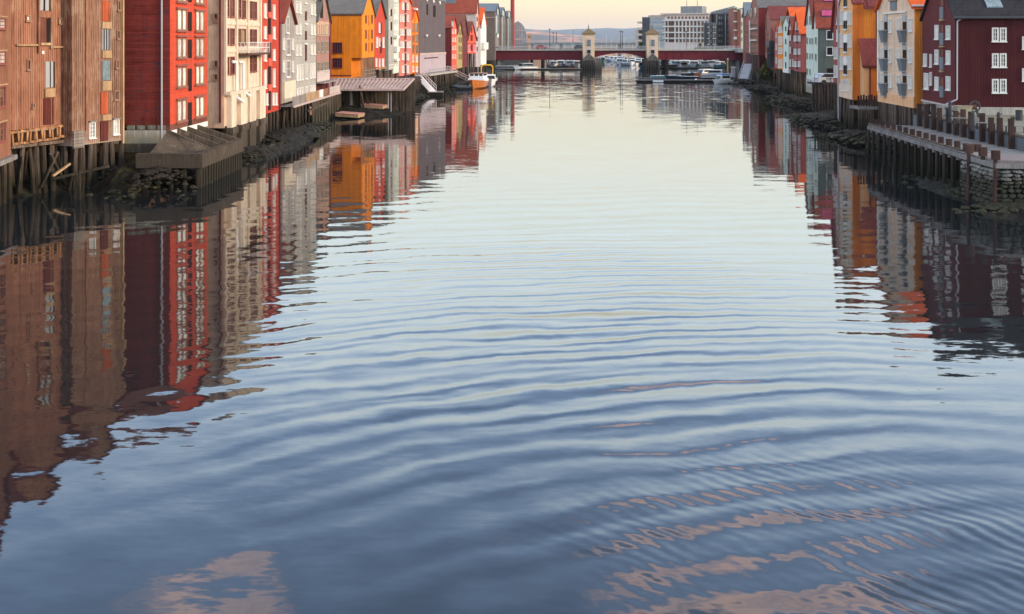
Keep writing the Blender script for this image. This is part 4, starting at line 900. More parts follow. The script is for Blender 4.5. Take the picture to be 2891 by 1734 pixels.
for y0, y1 in ((75, 92), (103, 127), (133, 152), (167, 191)):
    for a in (2198, 2202.5, 2206.5): h.window(a, y0, a + 2.8, y1)
h.piles(5, 2)
h = House('warehouse', 'narrow rose pink house squeezed beside the yellow and white one', P2(2188.5, 210), P2(2195.5, 205), 4.6, 11.2, 13.2, 9, 'salmon', None, 'tile_red', group=GR, right=True, over=.1)
h.wall.data.materials[0] = mat('rose_boards', (.50, .14, .14), .8, lines='v', gap=.22, groove=.1, var=.1)
for y0, y1 in ((92, 106), (124, 140), (162, 178)): h.window(2191, y0, 2193.5, y1, 'frame_w', 'pane_w')
h.piles(3, 2)
h = House('warehouse', 'dark timber house with a black balcony in the gap beside the brick block', P2(2176, 218), P2(2188, 211.5), 4.2, 10.5, 12.5, 9, 'hatch_brown', None, 'tile_maroon', group=GR, right=True, over=.1)
h.slab('balcony', 2176, 115, 2186, 134, 'iron', 1.0); h.slab('balcony', 2177, 150, 2187, 152, 'iron', 1.0)
for a in (2178, 2184): h.slab('post', a, 134, a + 1, 190, 'iron', .9)
h.piles(3, 2)
# brick warehouses
h = House('warehouse', 'narrow pinkish brick gable with white verge in front of the dark red wall', P2(2161, 226.6), P2(2175, 215), 6.3, 14.2, 17.0, 8, 'brickpink', None, 'tile_maroon', group=GR, right=True, over=.1)
for y0, y1 in ((88, 102), (108, 120), (130, 140)): h.slab('hatch', 2167, y0, 2169.5, y1, 'hatch_brown'); 
for y0, y1 in ((45, 86), (92, 148)): h.window(2163, y0, 2165, y1, 'frame_t', 'pane_b')
h.piles(5, 2, top=6.3)
h = House('warehouse', 'tall brick warehouse with dark windows in its pointed gable and a deep red side', P2(2119, 258), P2(2141, 235), 6.8, 17.2, 21.2, 12, 'brickpink', 'darkred', 'slate', group=GR, right=True, over=.1)
W = h.W
for k, y0 in enumerate((68, 84, 100, 116, 132, 146)):
    for a in (2120.5, 2125, 2130, 2136): h.window(a, y0, a + 2.6, y0 + 8, 'frame_t', 'pane_b')
for a in (2119.5, 2131): h.slab('loft_window', a, 22, a + 5.5, 50, 'pane_d', .1)
h.slab('balcony_rail', 2120, 80, 2138, 83, 'white', .3); h.slab('balcony_rail', 2120, 112, 2138, 115, 'white', .3)
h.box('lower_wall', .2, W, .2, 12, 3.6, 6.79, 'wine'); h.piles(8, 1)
h = House('warehouse', 'smaller brick gable warehouse with a long white downpipe by the bridge end', P2(2104.5, 280), P2(2118.5, 262), 6.8, 15.5, 17.6, 9, 'brickred', None, 'slate', group=GR, right=True, over=.1)
for y0 in (70, 86, 102, 118, 134):
    for a in (2107, 2111.5): h.window(a, y0, a + 2.2, y0 + 8, 'frame_t', 'pane_b')
pipe('downpipe', [(h.W - .3, -.15, 7), (h.W - .3, -.15, 15)], .16, 'pipe_w', h.o); h.box('lower_wall', .2, h.W, .2, 9, 3.6, 6.79, 'wine')
h = House('building', 'dark narrow house with a blue-grey hipped roof behind the brick gables', (PX(2098, 320), 320), (PX(2104, 300), 300), 3.6, 17.0, 21.0, 7, 'hatch_brown', None, 'zinc', right=True)
# roofs behind the right row
h = House('building', 'broad black roofed building rising behind the right hand warehouses', (61, 262), (59.5, 240), 3.6, 17, 20.5, 25, 'maroon', None, 'tile_black', right=True)
h.box('chimney', 3, 4, 16, 17, 19, 21.3, 'conc_grey')
h = House('building', 'brown tiled building behind the pink and dark houses', (56.5, 236), (55, 224), 3.6, 12.4, 17.3, 8, 'darkred', None, 'tile_orange', right=True)
h.roof.data.materials[0] = mat('brown_orange_tiles', (.42, .12, .06), .85, rows=(.45, .24), groove=.2, var=.2)
h = House('building', 'bright orange tiled building behind the dark red gables', (51.5, 201), (50, 188), 3.6, 12.2, 15.9, 10, 'darkred', None, 'tile_orange', right=True)
# =============== QUAY ON THE RIGHT ===============
OA, OB = Vector((30.4, 90.6)), Vector((28.9, 68.3)); CN = Vector((28.8, 63.2))
IA, IB = Vector((34.0, 89.0)), Vector((32.7, 66.5))
q = empty('boardwalk', (0, 0, 0)); tag(q, 'grey plank boardwalk on dark piles at the foot of the retaining wall', 'boardwalk')
n = 88; pm = None
def quadbox(mb, a, b, c, d, z0, z1, mi=0):
    ps = [a, b, c, d]; mb.add([(p[0], p[1], z0) for p in ps] + [(p[0], p[1], z1) for p in ps], [(3, 2, 1, 0), (4, 5, 6, 7), (0, 1, 5, 4), (1, 2, 6, 5), (2, 3, 7, 6), (3, 0, 4, 7)], mi)
L1 = (OA - CN).length; dirv = (CN - OA).normalized()
for k in range(n):
    f0, f1 = k / n, (k + .95) / n
    def lp(f): return (OA.lerp(OB, f / .81) if f < .81 else OB.lerp(CN, (f - .81) / .19)), IA.lerp(Vector((32.6, 63.2)), f)
    (a, b), (a2, b2) = lp(f0), lp(f1); mb = MB(); zz = random.uniform(-.012, .012)
    quadbox(mb, a2, b2, b, a, 2.78 + zz, 2.87 + zz); mb.build('plank', M['plank'], q)
mb = MB(); quadbox(mb, OB + Vector((-.12, 0)), OB + Vector((.06, 0)), OA + Vector((.06, 0)), OA + Vector((-.12, 0)), 2.46, 2.74); mb.build('edge_beam', M['plank'], q)
mb = MB(); quadbox(mb, OB + Vector((-.02, 0)), OB + Vector((.18, 0)), OA + Vector((.18, 0)), OA + Vector((-.02, 0)), 2.88, 2.98); mb.build('kerb_beam', M['pile'], q)
pmeshes = [pile_mesh(k + 10, M['pile_dark']) for k in range(3)]
for i in range(15):
    f = i / 14; p = OA.lerp(OB, f)
    o = link('pile', pmeshes[i % 3], q, (p.x + random.uniform(-.03, .03), p.y, -.7), (random.uniform(-.02, .02), random.uniform(-.02, .02), i), (.13, .13, 3.2))
    mb = MB(); mb.box(-.14, .14, -.15, .15, 0, .52); mb.build('post', M['post_red'], q, loc=(p.x + .28, p.y, 2.87), rot=(0, 0, random.uniform(-.1, .1)))
    mb = MB(); mb.box(-.02, 3.2, -.1, .1, 0, .2); mb.build('cross_beam', M['plank'], q, loc=(p.x, p.y + .7 if i else p.y, 2.25), rot=(0, 0, 0))
    for j in (1, 2):
        link('pile', pmeshes[(i + j) % 3], q, (p.x + j * 1.4, p.y + .2, -.7), (0, 0, i), (.12, .12, 3.4))
mb = MB(); mb.box(0, .35, 0, .35, 0, .5); mb.box(.4, .75, .0, .35, 0, .48); mb.build('bollard_block', M['post_red'], q, loc=(29.3, 68.0, 2.87))
# retaining wall with posts
q = empty('retaining_wall', (0, 0, 0)); tag(q, 'grey retaining wall with a row of tall dark timber posts along the boardwalk', 'wall')
RA, RB, RC = Vector((34.15, 90.5)), Vector((32.95, 68.2)), Vector((40, 58.5))
mb = MB(); quadbox(mb, RB, RB + Vector((.4, .1)), RA + Vector((.4, 0)), RA, 1.5, 3.72); mb.build('wall_face', mat('blue_grey_concrete', (.135, .145, .155), .85, lines='v', gap=1.5, groove=.1, var=.25), q)
mb = MB(); quadbox(mb, RC, RC + Vector((.4, .2)), RB + Vector((.4, .1)), RB, 1.5, 3.72); mb.build('wall_face', M['conc_grey'], q)
mb = MB(); quadbox(mb, RB + Vector((-.05, 0)), RB + Vector((.5, .1)), RA + Vector((.5, 0)), RA + Vector((-.05, 0)), 3.72, 3.80); mb.build('coping', M['pile_dark'], q)
mb = MB(); quadbox(mb, RC + Vector((-.05, -.05)), RC + Vector((.6, .1)), RB + Vector((.5, .1)), RB + Vector((-.05, -.05)), 3.722, 3.81); mb.build('coping', M['plank'], q)
for px in (2602, 2622, 2642, 2660, 2684, 2706, 2727, 2749, 2780, 2806, 2832, 2864):
    a = (px - XC) / F; f = (RA.x - a * RA.y) / ((RA.x - RB.x) - a * (RA.y - RB.y)); p = RA.lerp(RB, f)
    mb = MB(); mb.box(-.15, .15, -.14, .14, 0, 1.95 + random.uniform(-.12, .12)); mb.build('post', M['post_red'], q, loc=(p.x - .2, p.y, 2.87), rot=(random.uniform(-.02, .02), random.uniform(-.02, .02), 0))
# square behind the wall
mb = MB(); mb.add([(32.95 + .4, 68.3, 3.735), (41, 58.6, 3.735), (60, 58, 3.8), (60, 82, 4.2), (60, 103, 4.3), (36, 98, 4.25), (36.2, 84, 4.15), (34.55, 90, 3.735)], [(0, 1, 2, 3, 4, 5, 6, 7)])
M['gravel'] = mat('trodden_gravel', (.27, .255, .21), .95, var=.28, wear=.3, wearcol=(.16, .17, .07), scale=2)
mb = MB(); mb.add([(33.35, 68.3, 3.735), (41, 58.6, 3.735), (60, 58, 3.8), (60, 84, 4.2), (35.6, 84.2, 4.15), (34.5, 90, 3.735)], [(0, 1, 2, 3, 4), (0, 4, 5)])
mb.add([(33.35, 68.3, 1.5), (41, 58.6, 1.5), (60, 58, 1.5), (60, 84, 1.5)], [(3, 2, 1, 0)])
tag(mb.build('square', M['gravel']), 'gravel square with patches of grass above the retaining wall', kind='structure')
# stone quay head
q = empty('quay_wall', (0, 0, 0)); tag(q, 'rough stone quay wall with weedy foot below the boardwalk end', 'quay wall')
mb = MB(); mb.plan([(29.1, 63.5), (40, 61.5), (40, 68), (29.2, 68.2)], -.6, 2.74); mb.build('core', M['masonry'], q)
mb = MB(); mb.plan([(28.7, 62.95), (40, 60.9), (40, 66), (32.6, 63.4), (29.0, 63.2)][:3] + [(40, 66), (29, 66)], 2.741, 2.9)
mb.build('quay_slab', mat('mauve_asphalt', (.22, .18, .175), .9, var=.2), q)
mb = MB(); mb.plan([(28.55, 62.8), (40, 60.7), (40, 60.95), (28.8, 63.05)], 2.45, 2.735); mb.build('edge_beam', M['plank'], q)
mb = MB(); mb.plan([(28.55, 63.06), (28.8, 63.06), (28.95, 68.2), (28.7, 68.2)], 2.45, 2.735); mb.build('edge_beam', M['plank'], q)
smesh = []
for k in range(8):
    mb = MB(); n = 6
    ring = [(math.cos(2 * math.pi * i / n + .5) * .5 * (1 + .2 * noise.noise(Vector((i, k, 0)))), math.sin(2 * math.pi * i / n + .5) * .5 * (1 + .25 * noise.noise(Vector((i, k, 3))))) for i in range(n)]
    vs = [(x, .25, z) for x, z in ring] + [(x, -.18, z) for x, z in ring] + [(x * .62, -.34 - .08 * noise.noise(Vector((i, k, 8))), z * .6) for i, (x, z) in enumerate(ring)]
    mb.add(vs, [(i, i + n, (i + 1) % n + n, (i + 1) % n) for i in range(n)] + [(i + n, i + 2 * n, (i + 1) % n + 2 * n, (i + 1) % n + n) for i in range(n)] + [tuple(range(2 * n, 3 * n))[::-1]]); me = mb.mesh('stone', M['stone']); smesh.append(me)
cnt = 0
for (a, b) in ((Vector((28.95, 68.2)), Vector((28.85, 63.2))), (Vector((28.95, 63.12)), Vector((37.5, 61.55)))):
    e = (b - a); Ln = e.length; e.normalize(); ang = math.atan2(e.y, e.x); z = 2.35; row = 0
    while z > -.2 and cnt < 290:
        hh = random.uniform(.17, .30) if z > .9 else random.uniform(.28, .4); u = random.uniform(0, .3)
        while u < Ln - .15:
            w_ = random.uniform(.3, .7) if z > .9 else random.uniform(.5, .85); p = a + e * (u + w_ / 2)
            link('stone', random.choice(smesh), q, (p.x, p.y, z - hh / 2 + random.uniform(-.03, .03)), (random.uniform(-.1, .1), random.uniform(-.12, .12), ang), (w_ * 1.02, random.uniform(.5, 1.1), hh * 1.08)); u += w_; cnt += 1
        z -= hh
for px, d in ((2736, 66.5), (2775, 64.9), (2811, 62.9)):
    X = PX(px, d); mb = MB(); mb.tube((X - .1, d, -.6), (X, d, 3.35), .11, .12); mb.box(X - .2, X + .2, d - .18, d + .18, 2.95, 3.5); mb.build('post', M['post_red'], q)
# benches, lamps, bollard, bin and the spoked wheel on the square
def bench(px, d, label, rz):
    q = empty('bench', (PX(px, d), d, 3.78 + (d - 70) * .01), rz); tag(q, label, 'bench', 'benches on the gravel square')
    mb = MB(); mb.box(-.75, .75, -.2, .2, .42, .48); mb.build('seat', M['plank'], q)
    for x in (-.55, 0, .55): mb = MB(); mb.box(x - .05, x + .05, -.12, .12, 0, .42); mb.build('leg', M['iron'], q)
bench(2716, 78.0, 'low bench nearest the concrete block at the red wall', -.5); bench(2783, 74.0, 'low bench in the middle, beside the dark bollard', -.5); bench(2866, 71.5, 'low bench by the picture edge, right of the dark bollard', -.45)
def lampost(px, d, zb, hgt, label, name='bollard', top=.14):
    q = empty(name, (PX(px, d), d, zb)); tag(q, label, name)
    mb = MB(); mb.tube((0, 0, 0), (0, 0, hgt), .14, .12, 10); mb.build('post', M['iron'], q)
    mb = MB(); mb.tube((0, 0, hgt), (0, 0, hgt + .16), top, .05, 10); mb.build('cap', M['iron'], q)
lampost(2819, 74.5, 3.8, 1.05, 'dark round bollard standing alone on the gravel'); lampost(2746.5, 73.5, 3.78, 1.2, 'dark post with a tapered cap above the timber posts', 'bollard'); lampost(2682, 80.5, 3.8, 1.5, 'slim dark post before the plank fence', 'bollard')
q = empty('litter_bin', (PX(2877, 79), 79, 4.0)); tag(q, 'black cylindrical litter bin by the wine red wall', 'litter bin')
mb = MB(); mb.tube((0, 0, 0), (0, 0, .78), .24, .25, 14); mb.build('body', M['iron'], q); mb = MB(); mb.tube((0, 0, .78), (0, 0, .84), .27, .22, 14); mb.build('lid', M['rubber'], q)
mb = MB(); mb.box(-.55, .55, -.4, .4, 0, .95); mb.box(-.6, .6, -.45, .45, .95, 1.02)
tag(mb.build('concrete_block', M['conc_light'], loc=(PX(2718, 81.5), 81.5, 4.0)), 'pale concrete block beside the spoked wheel', 'concrete block')
q = empty('spoked_wheel', (PX(2752, 81.5), 81.5, 4.0)); tag(q, 'dark iron spoked wheel in place of a ship propeller by the wine red wall', 'spoked_wheel')  # stands in for a dark object taken for a ship propeller
mb = MB()
for k in range(16):
    a, b = 2 * math.pi * k / 16, 2 * math.pi * (k + 1) / 16; mb.tube((.4 * math.cos(a), 0, .95 + .4 * math.sin(a)), (.4 * math.cos(b), 0, .95 + .4 * math.sin(b)), .06, n=6)
for k in range(6): a = math.pi * k / 3; mb.bar((0, 0, .95), (.4 * math.cos(a), 0, .95 + .4 * math.sin(a)), .05, .05)
mb.build('wheel', M['iron'], q); mb = MB(); mb.tube((-.9, .1, .85), (.1, .1, .9), .2, .2, 10); mb.build('drum', M['rust'], q)
mb = MB(); mb.bar((-.4, .1, 0), (-.1, .1, .9), .14, .14); mb.bar((.4, .1, 0), (.1, .1, .9), .14, .14); mb.build('stand', M['iron'], q)
q = empty('fence', (PX(2592, 90), 90, 3.3)); tag(q, 'dark plank fence with rails at the end of the boardwalk', 'fence')
for k in range(12): mb = MB(); mb.box(k * .22, k * .22 + .16, 0, .06, .3, 1.35); mb.build('plank', M['pile'], q)
mb = MB(); mb.box(-.1, 2.8, -.06, 0, 1.2, 1.3); mb.box(-.1, 2.8, -.06, 0, .45, .55); mb.build('rail', M['post_red'], q)
for k, (a, b) in enumerate((((-.1, -.3, .75), (1.5, -.2, .25)), ((-.2, -.4, .25), (1.3, -.3, .0)))):
    mb = MB(); mb.bar(a, b, .12, .12); tag(mb.build('timber', M['iron'], loc=(PX(2665, 81), 81, 4.1), rot=(0, -.0, .2 + .1 * k)), ('upper', 'lower')[k] + ' of two dark timbers leaning on the concrete block', 'timber')
for k, (px, d, r_) in enumerate(((2772, 83, .16), (2860, 79.2, .2), (2826, 83.8, .14))):
    mb = MB()
    for j in range(26): a = random.uniform(0, 6.28); r1 = r_ * random.uniform(.3, 1); mb.add([(0, 0, 0), (math.cos(a) * r1, math.sin(a) * r1, r_ * random.uniform(.6, 1.6)), (math.cos(a + .4) * r1, math.sin(a + .4) * r1, r_ * random.uniform(.3, 1))], [(0, 1, 2)])
    tag(mb.build('weed', mat('weed_green', (.06, .10, .03), .9, var=.4, bump=0), loc=(PX(px, d), d, 4.12)), ('tuft of weeds at the foot of the spoked wheel', 'low weeds beside the litter bin', 'small green weed against the pale plinth')[k], 'plant')
# =============== BRIDGE ===============
D0, D1 = 372.0, 385.0
q = empty('bridge', (0, 0, 0)); tag(q, 'maroon steel girder bridge with an arched middle span across the river', 'bridge')
def bx(name, px0, px1, y0, y1, z0, z1, m_, par=q):
    mb = MB(); mb.box(PX(px0, D0), PX(px1, D0), y0, y1, z0, z1); return mb.build(name, M[m_], par)
for a, b in ((1398, 1663), (1839, 2096)):
    for yy in (D0, D1 - .6): bx('girder', a, b, yy, yy + .6, 3.25, 6.45, 'girder')
    n = 12 
    for k in range(n + 1): px = a + (b - a) * k / n; bx('stiffener', px - .4, px + .4, D0 - .12, D0, 3.3, 6.4, 'girder')
for yy in (D0, D1 - .6):
    mb = MB(); x0, x1 = PX(1663, D0), PX(1839, D0); n = 20; pts = [(x1, 6.45), (x0, 6.45)]
    for k in range(n + 1): f = k / n; pts.append((x0 + (x1 - x0) * f, 3.4 + 2.2 * math.sin(math.pi * f) ** .9))
    mb.prism(pts[::-1], yy, yy + .6); mb.build('arched_girder', M['girder'], q)
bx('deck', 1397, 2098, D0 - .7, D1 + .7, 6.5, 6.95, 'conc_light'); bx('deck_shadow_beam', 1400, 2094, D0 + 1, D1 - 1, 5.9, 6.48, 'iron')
railing(q, (PX(1398, D0), D0 - .5, 6.95), (PX(2097, D0), D0 - .5, 6.95), 1.1, 'steel', 50, rails=3, r=.035)
railing(q, (PX(1398, D0), D1 + .5, 6.95), (PX(2097, D0), D1 + .5, 6.95), 1.1, 'steel', 50, rails=3, r=.035)
for px in (1502, 1534, 1884): bx('pier', px - 4, px + 4, D0 + 1, D1 - 1, -2, 5.9, 'pile_dark')
for px in (1409, 2088): bx('pier', px - 5, px + 5, D0 + 1, D1 - 1, -2, 5.9, 'conc_grey')
for k, (px, w_) in enumerate(((1660, 15.8), (1838, 15))):
    q2 = empty('bridge_tower', (PX(px, D0), D0 - 2.6, 0)); tag(q2, ('yellow bridge tower with pyramid roof standing farther from the white office block', 'yellow bridge tower with pyramid roof standing before the white office block')[k], 'tower', 'towers of the maroon bridge')
    s_ = (w_ / F * D0)
    mb = MB(); mb.box(-s_, s_, -1.9, 2.0, 3.9, 12.3); mb.build('wall', M['tower'], q2)
    mb = MB(); mb.box(-s_ * .42, s_ * .42, -1.97, -1.9, 4.6, 10.9); mb.build('panel', M['pinkwhite'], q2)
    mb = MB(); r_ = s_ + .45; mb.add([(-r_, -2.4, 12.5), (r_, -2.4, 12.5), (r_, 2.5, 12.5), (-r_, 2.5, 12.5), (0, 0, 14.4), (-r_, -2.4, 12.3), (r_, -2.4, 12.3), (r_, 2.5, 12.3), (-r_, 2.5, 12.3)], [(0, 1, 4), (1, 2, 4), (2, 3, 4), (3, 0, 4), (5, 6, 1, 0), (6, 7, 2, 1), (7, 8, 3, 2), (8, 5, 0, 3), (8, 7, 6, 5)])
    mb.build('roof', mat('olive_copper_roof', (.19, .13, .07), .8, var=.3), q2); mb = MB(); mb.tube((0, 0, 14.2), (0, 0, 15.9), .12, .04); mb.tube((0, 0, 14.6), (0, 0, 14.9), .25, .25); mb.build('finial', M['iron'], q2)
    for z0, z1 in ((8.3, 10.2), (5.7, 6.8)):
        f, p = win_meshes(1.25, z1 - z0, 'frame_k', 'pane_s' if z0 > 8 else 'pane_d', (2, 2)); o = link('window', f, q2, (0, -1.99, z0)); link('pane', p, o)
    mb = MB(); w2 = s_ + .25; mb.box(-w2, w2 + (2.2 if k == 0 else .4), -2.6, 12, -2, 3.6); mb.build('pier', M['masonry'], q2)
    mb = MB(); mb.prism([(-w2, 3.6), (w2, 3.6), (0, 5.6)], -2.6, -1.9); mb.build('pier_gable', M['masonry'], q2)
    for j in range(7):
        mb = MB(); x = -w2 + (j + .5) * w2 * 2 / 7; mb.tube((x, -2.8, -1), (x, -2.8, 3.0 + .3 * (j % 2)), .22); mb.build('fender_pile', M['pile_dark'], q2)
q = empty('bridge_abutment', (0, 0, 0)); tag(q, 'dark stone abutment at the left end of the maroon bridge', 'abutment')
mb = MB(); mb.box(PX(1376, 366), PX(1398, 366), 364, 388, -2, 7.4); mb.build('wall', M['masonry'], q); mb = MB(); mb.box(PX(1375, 366), PX(1410, 366), 363.6, 366, 7.4, 7.9); mb.build('parapet', M['conc_grey'], q)
q = empty('bridge_abutment', (0, 0, 0)); tag(q, 'maroon clad abutment at the right end of the maroon bridge', 'abutment')
mb = MB(); mb.box(PX(2096, 368), PX(2132, 368), 366, 388, -2, 5.9); mb.build('wall', M['wine'], q); mb = MB(); mb.box(PX(2080, 368), PX(2104, 368), 365.5, 390, 5.95, 7.2); mb.build('parapet', M['conc_grey'], q)
for k, px in enumerate((1387, 1404)):
    q = empty('lamp_column', (PX(px, 364), 364.4, 7.9)); tag(q, ('left', 'right')[k] + ' one of the two stout lamp columns with green caps on the abutment', 'street lamp', 'lamp columns on the abutment')
    mb = MB(); mb.tube((0, 0, -.5), (0, 0, 3.2), .32, .25, 10); mb.build('column', M['deckmetal'], q); mb = MB(); mb.tube((0, 0, 3.2), (0, 0, 4.2), .45, .5, 10); mb.build('lamp_glass', M['hull_w'], q)
    mb = MB(); mb.tube((0, 0, 4.2), (0, 0, 5.1), .58, .08, 10); mb.build('cap', M['green'], q)
def lamp(px, d, z0, py, label, two=False):
    q = empty('street_lamp', (PX(px, d), d, z0)); tag(q, label, 'street lamp'); hh = PZ(py, d) - z0
    mb = MB(); mb.tube((0, 0, 0), (0, 0, hh), .13, .09, 8); mb.build('post', M['iron'], q)
    mb = MB(); mb.box(-.3, .3, -.2, .2, hh - .05, hh + .3); mb.build('lamp_head', M['iron'], q)
lamp(1552, 384, 6.9, 84, 'tallest dark lamp post left of the first yellow tower, beside the red car'); lamp(1562, 468, 8.9, 94, 'slim lamp post left of the pair behind the bridge'); lamp(1571, 468, 8.9, 95, 'slim lamp post right of the pair behind the bridge')
lamp(1752, 384, 6.9, 90, 'left lamp post of the pair between the two towers'); lamp(1757, 384, 6.9, 91, 'right lamp post of the pair between the two towers'); lamp(1937, 384, 6.9, 90, 'lamp post in front of the white office block')
q = empty('buoy_signal', (PX(1618, 470), 470, 9)); tag(q, 'red ball signal on a thin mast behind the bridge', 'signal')
mb = MB(); mb.tube((0, 0, 0), (0, 0, 5.5), .06); mb.build('mast', M['iron'], q); mb = MB(); mb.tube((0, 0, .7), (0, 0, 1.6), .5, .35, 10); mb.tube((0, 0, .3), (0, 0, .7), .25, .5, 10); mb.build('ball', M['hull_r'], q)
def car(px, d, z, m_, label, L=4.2, rz=0):
    q = empty('car', (PX(px, d), d, z), rz); tag(q, label, 'car')
    mb = MB(); mb.prism([(-L / 2, .3), (L / 2, .3), (L / 2, .75), (L / 2 - .9, .95), (L / 2 - 1.5, 1.42), (-L / 2 + .8, 1.45), (-L / 2 + .1, .95)], -.85, .85); mb.build('body', M[m_], q)
    mb = MB(); mb.prism([(L / 2 - 1.1, .97), (L / 2 - 1.56, 1.36), (-L / 2 + .9, 1.38), (-L / 2 + .4, .98)], -.87, .87); mb.build('windows', M['pane_d'], q)
    for x in (-L / 2 + .8, L / 2 - .8):
        for y in (-.9, .7): mb = MB(); mb.tube((x, y, .32), (x, y + .2, .32), .32, .32, 12); mb.build('wheel', M['rubber'], q)
car(1528, 376, 6.96, 'hull_r', 'red car driving over the bridge left of the first tower'); car(1636, 376, 6.96, 'hull_k', 'dark car on the bridge half hidden by the first tower')
car(2343, 139, 4.3, 'hull_g', 'pale grey car parked beyond the small timber jetty', rz=.2)
# second bridge and quay behind
q = empty('road_bridge', (0, 0, 0)); tag(q, 'thin grey road bridge behind the maroon bridge', 'bridge')
mb = MB(); mb.box(5, 64, 468, 478, 8.2, 9.0); mb.build('deck', M['conc_grey'], q); railing(q, (5, 468, 9), (64, 468, 9), 1.1, 'steel', 40, rails=2, r=.05)
for x in (9, 22, 35, 48, 61): mb = MB(); mb.box(x - .4, x + .4, 470, 476, -2, 8.2); mb.build('pier', M['conc_grey'], q)
mb = MB(); mb.box(4, 70, 530, 545, -1, 6.2); mb.box(4, 70, 529, 546, 6.2, 6.8)
tag(mb.build('quay_shed', M['tan_render']), 'long low beige quay shed behind the moored boats', 'shed')
q = empty('footbridge', (0, 0, 0)); tag(q, 'slender distant footbridge before the hills right of the first tower', 'footbridge')
mb = MB(); mb.box(PX(1740, 620), PX(1815, 620), 619, 621, 11.3, 11.8); mb.build('deck', M['steel'], q)
for px in (1742, 1775, 1808): mb = MB(); mb.box(PX(px, 620) - .2, PX(px, 620) + .2, 619.6, 620.4, 0, 11.3); mb.build('post', M['steel'], q)
# =============== BUILDINGS BEYOND, RIGHT ===============
h = House('building', 'white office block with a regular grid of brown windows behind the bridge', (PX(1876, 440), 440), (PX(2000, 432), 432), 3, 20.6, 21, 14, 'cream', None, 'conc_light', 'flat', right=True)
h.wall.data.materials[0] = mat('white_pink_panels', (.74, .58, .50), .8, var=.05)
for r_, (y0, y1) in enumerate(((47, 53), (60, 72.5), (77, 89.5), (93.5, 106), (111, 119))):
    h.slab('window', 1879, y0, 1885, y1, 'pane_b', .04) if r_ else None
    h.window(1888, y0, 1905, y1, 'frame_t', 'pane_b', (4, 1)) if r_ else None
    for k in range(9 if r_ else 12):
        px = 1908.5 + k * 10.35 if r_ else 1885 + k * 9.9; o = h.window(px, y0, px + (7.2 if r_ else 5.2), y1, 'frame_t', 'pane_b' if (k * 3 + r_) % 4 else 'pane_d', (2, 1))
for k in range(11): px = 1886.5 + k * 10.35 + (9 if k else 0); h.slab('pier', px - 1.2, 0, px + 1.0, 0, 'white', .35, zs=(18.3, 6))
for y in (57, 74.5, 91.5, 108): h.slab('balcony_slab', 1871, y - 1, 1995, y + 1.6, 'white', .5)
h.box('cornice', -1.5, h.W + .5, -.8, 1, 20.7, 21.3, 'pinkwhite')
mb = MB(); mb.box(6, 15, 3, 10, 21.36, 24.2); mb.build('roof_house', M['conc_grey'], h.o)
for x in (8, 12.5): mb = MB(); mb.tube((x, 5, 24), (x, 5, 28.5), .12, .04); mb.build('mast', M['iron'], h.o)
q = empty('building', (PX(1858, 441), 441, 0)); tag(q, 'curved blue glass corner building beside the white office block', 'building')
mb = MB(); pts = [(-2.8 + 0, 2), (-2.3, .6), (-1.0, -.3), (2.6, -1.0), (2.6, 8), (-2.8, 8)]; mb.plan(pts, 3, 19.6); mb.build('wall', mat('pale_glazing', (.30, .32, .32), .4, .5, lines='h', gap=2.5, groove=.3, var=.2), q)
for z in (6.4, 8.9, 11.4, 13.9, 16.4, 19.4): mb = MB(); mb.plan([(x * 1.04, y * 1.04 - .12) for x, y in pts], z, z + .38); mb.build('floor_edge', M['pinkwhite'], q)
mb = MB(); mb.plan([(x * 1.1, y * 1.1 - .2) for x, y in pts], 19.8, 20.6); mb.build('roof', M['deckmetal'], q)
h = House('building', 'dark grey apartment block with pale stacked balconies left of the second tower', (PX(1813, 448), 448), (PX(1842, 446), 446), 3, 19.6, 20, 12, 'iron', None, 'conc_grey', 'flat', right=True)
h.wall.data.materials[0] = mat('dark_grey_cladding', (.10, .095, .10), .8, lines='v', gap=.8, groove=.2, var=.2)
for k in range(5): z = 7.0 + k * 2.55; h.box('balcony', -2.1, 0, -.2, 3, z, z + .9, 'cream')
h.box('side_block', -3.4, -2.0, 1, 6, 3, 14.5, 'pinkwhite')
h = House('building', 'tall dark glazed apartment block with white balcony edges right of the office block', (PX(1997, 425), 425), (PX(2022, 425), 425), 3, 16.9, 17, 12, 'iron', None, 'zinc', 'flat', right=True)
for y0 in (64, 80, 96, 112):
    for a in (2000, 2005, 2012, 2017): h.window(a, y0, a + 4, y0 + 11, 'frame_k', 'pane_s' if a != 2005 else 'pane_g')
    h.slab('balcony_edge', 1997, y0 + 12, 2003, y0 + 14, 'white', .6); h.slab('balcony_edge', 2012, y0 + 12, 2021, y0 + 14, 'white', .6)
h = House('building', 'wide charcoal apartment block with recessed windows before the brick tower', (PX(2017, 432), 432), (PX(2072, 432), 432), 3, 20.8, 21, 12, 'iron', None, 'slate', 'flat', right=True)
h.wall.data.materials[0] = mat('charcoal_brick', (.065, .07, .075), .85, rows=(.6, .3), groove=.2, var=.2)
for y0 in (46, 62, 80, 96, 112):
    for a in (2028, 2034, 2053, 2060, 2066): h.window(a, y0, a + 5, y0 + 9, 'frame_k', 'pane_g' if a in (2034, 2060) else 'pane_s')
    h.slab('floor_edge', 2026, y0 + 11, 2045, y0 + 12.5, 'iron', .5)
for a in (2022.5, 2047): h.slab('pilaster', a, 42, a + 1.5, 133, 'pinkwhite', .4)
mb = MB(); mb.prism([(-2, 20.9), (9, 20.9), (9, 24.2), (1, 22.2)], 3, 9); mb.build('roof_house', M['zinc'], h.o)
h = House('building', 'slim tower with cream balconies and a brown side wall by the bridge end', (PX(2071, 418), 418), (PX(2081, 418), 418), 6, 22.8, 23, 10, 'brickpink', None, 'green', 'flat', right=True)
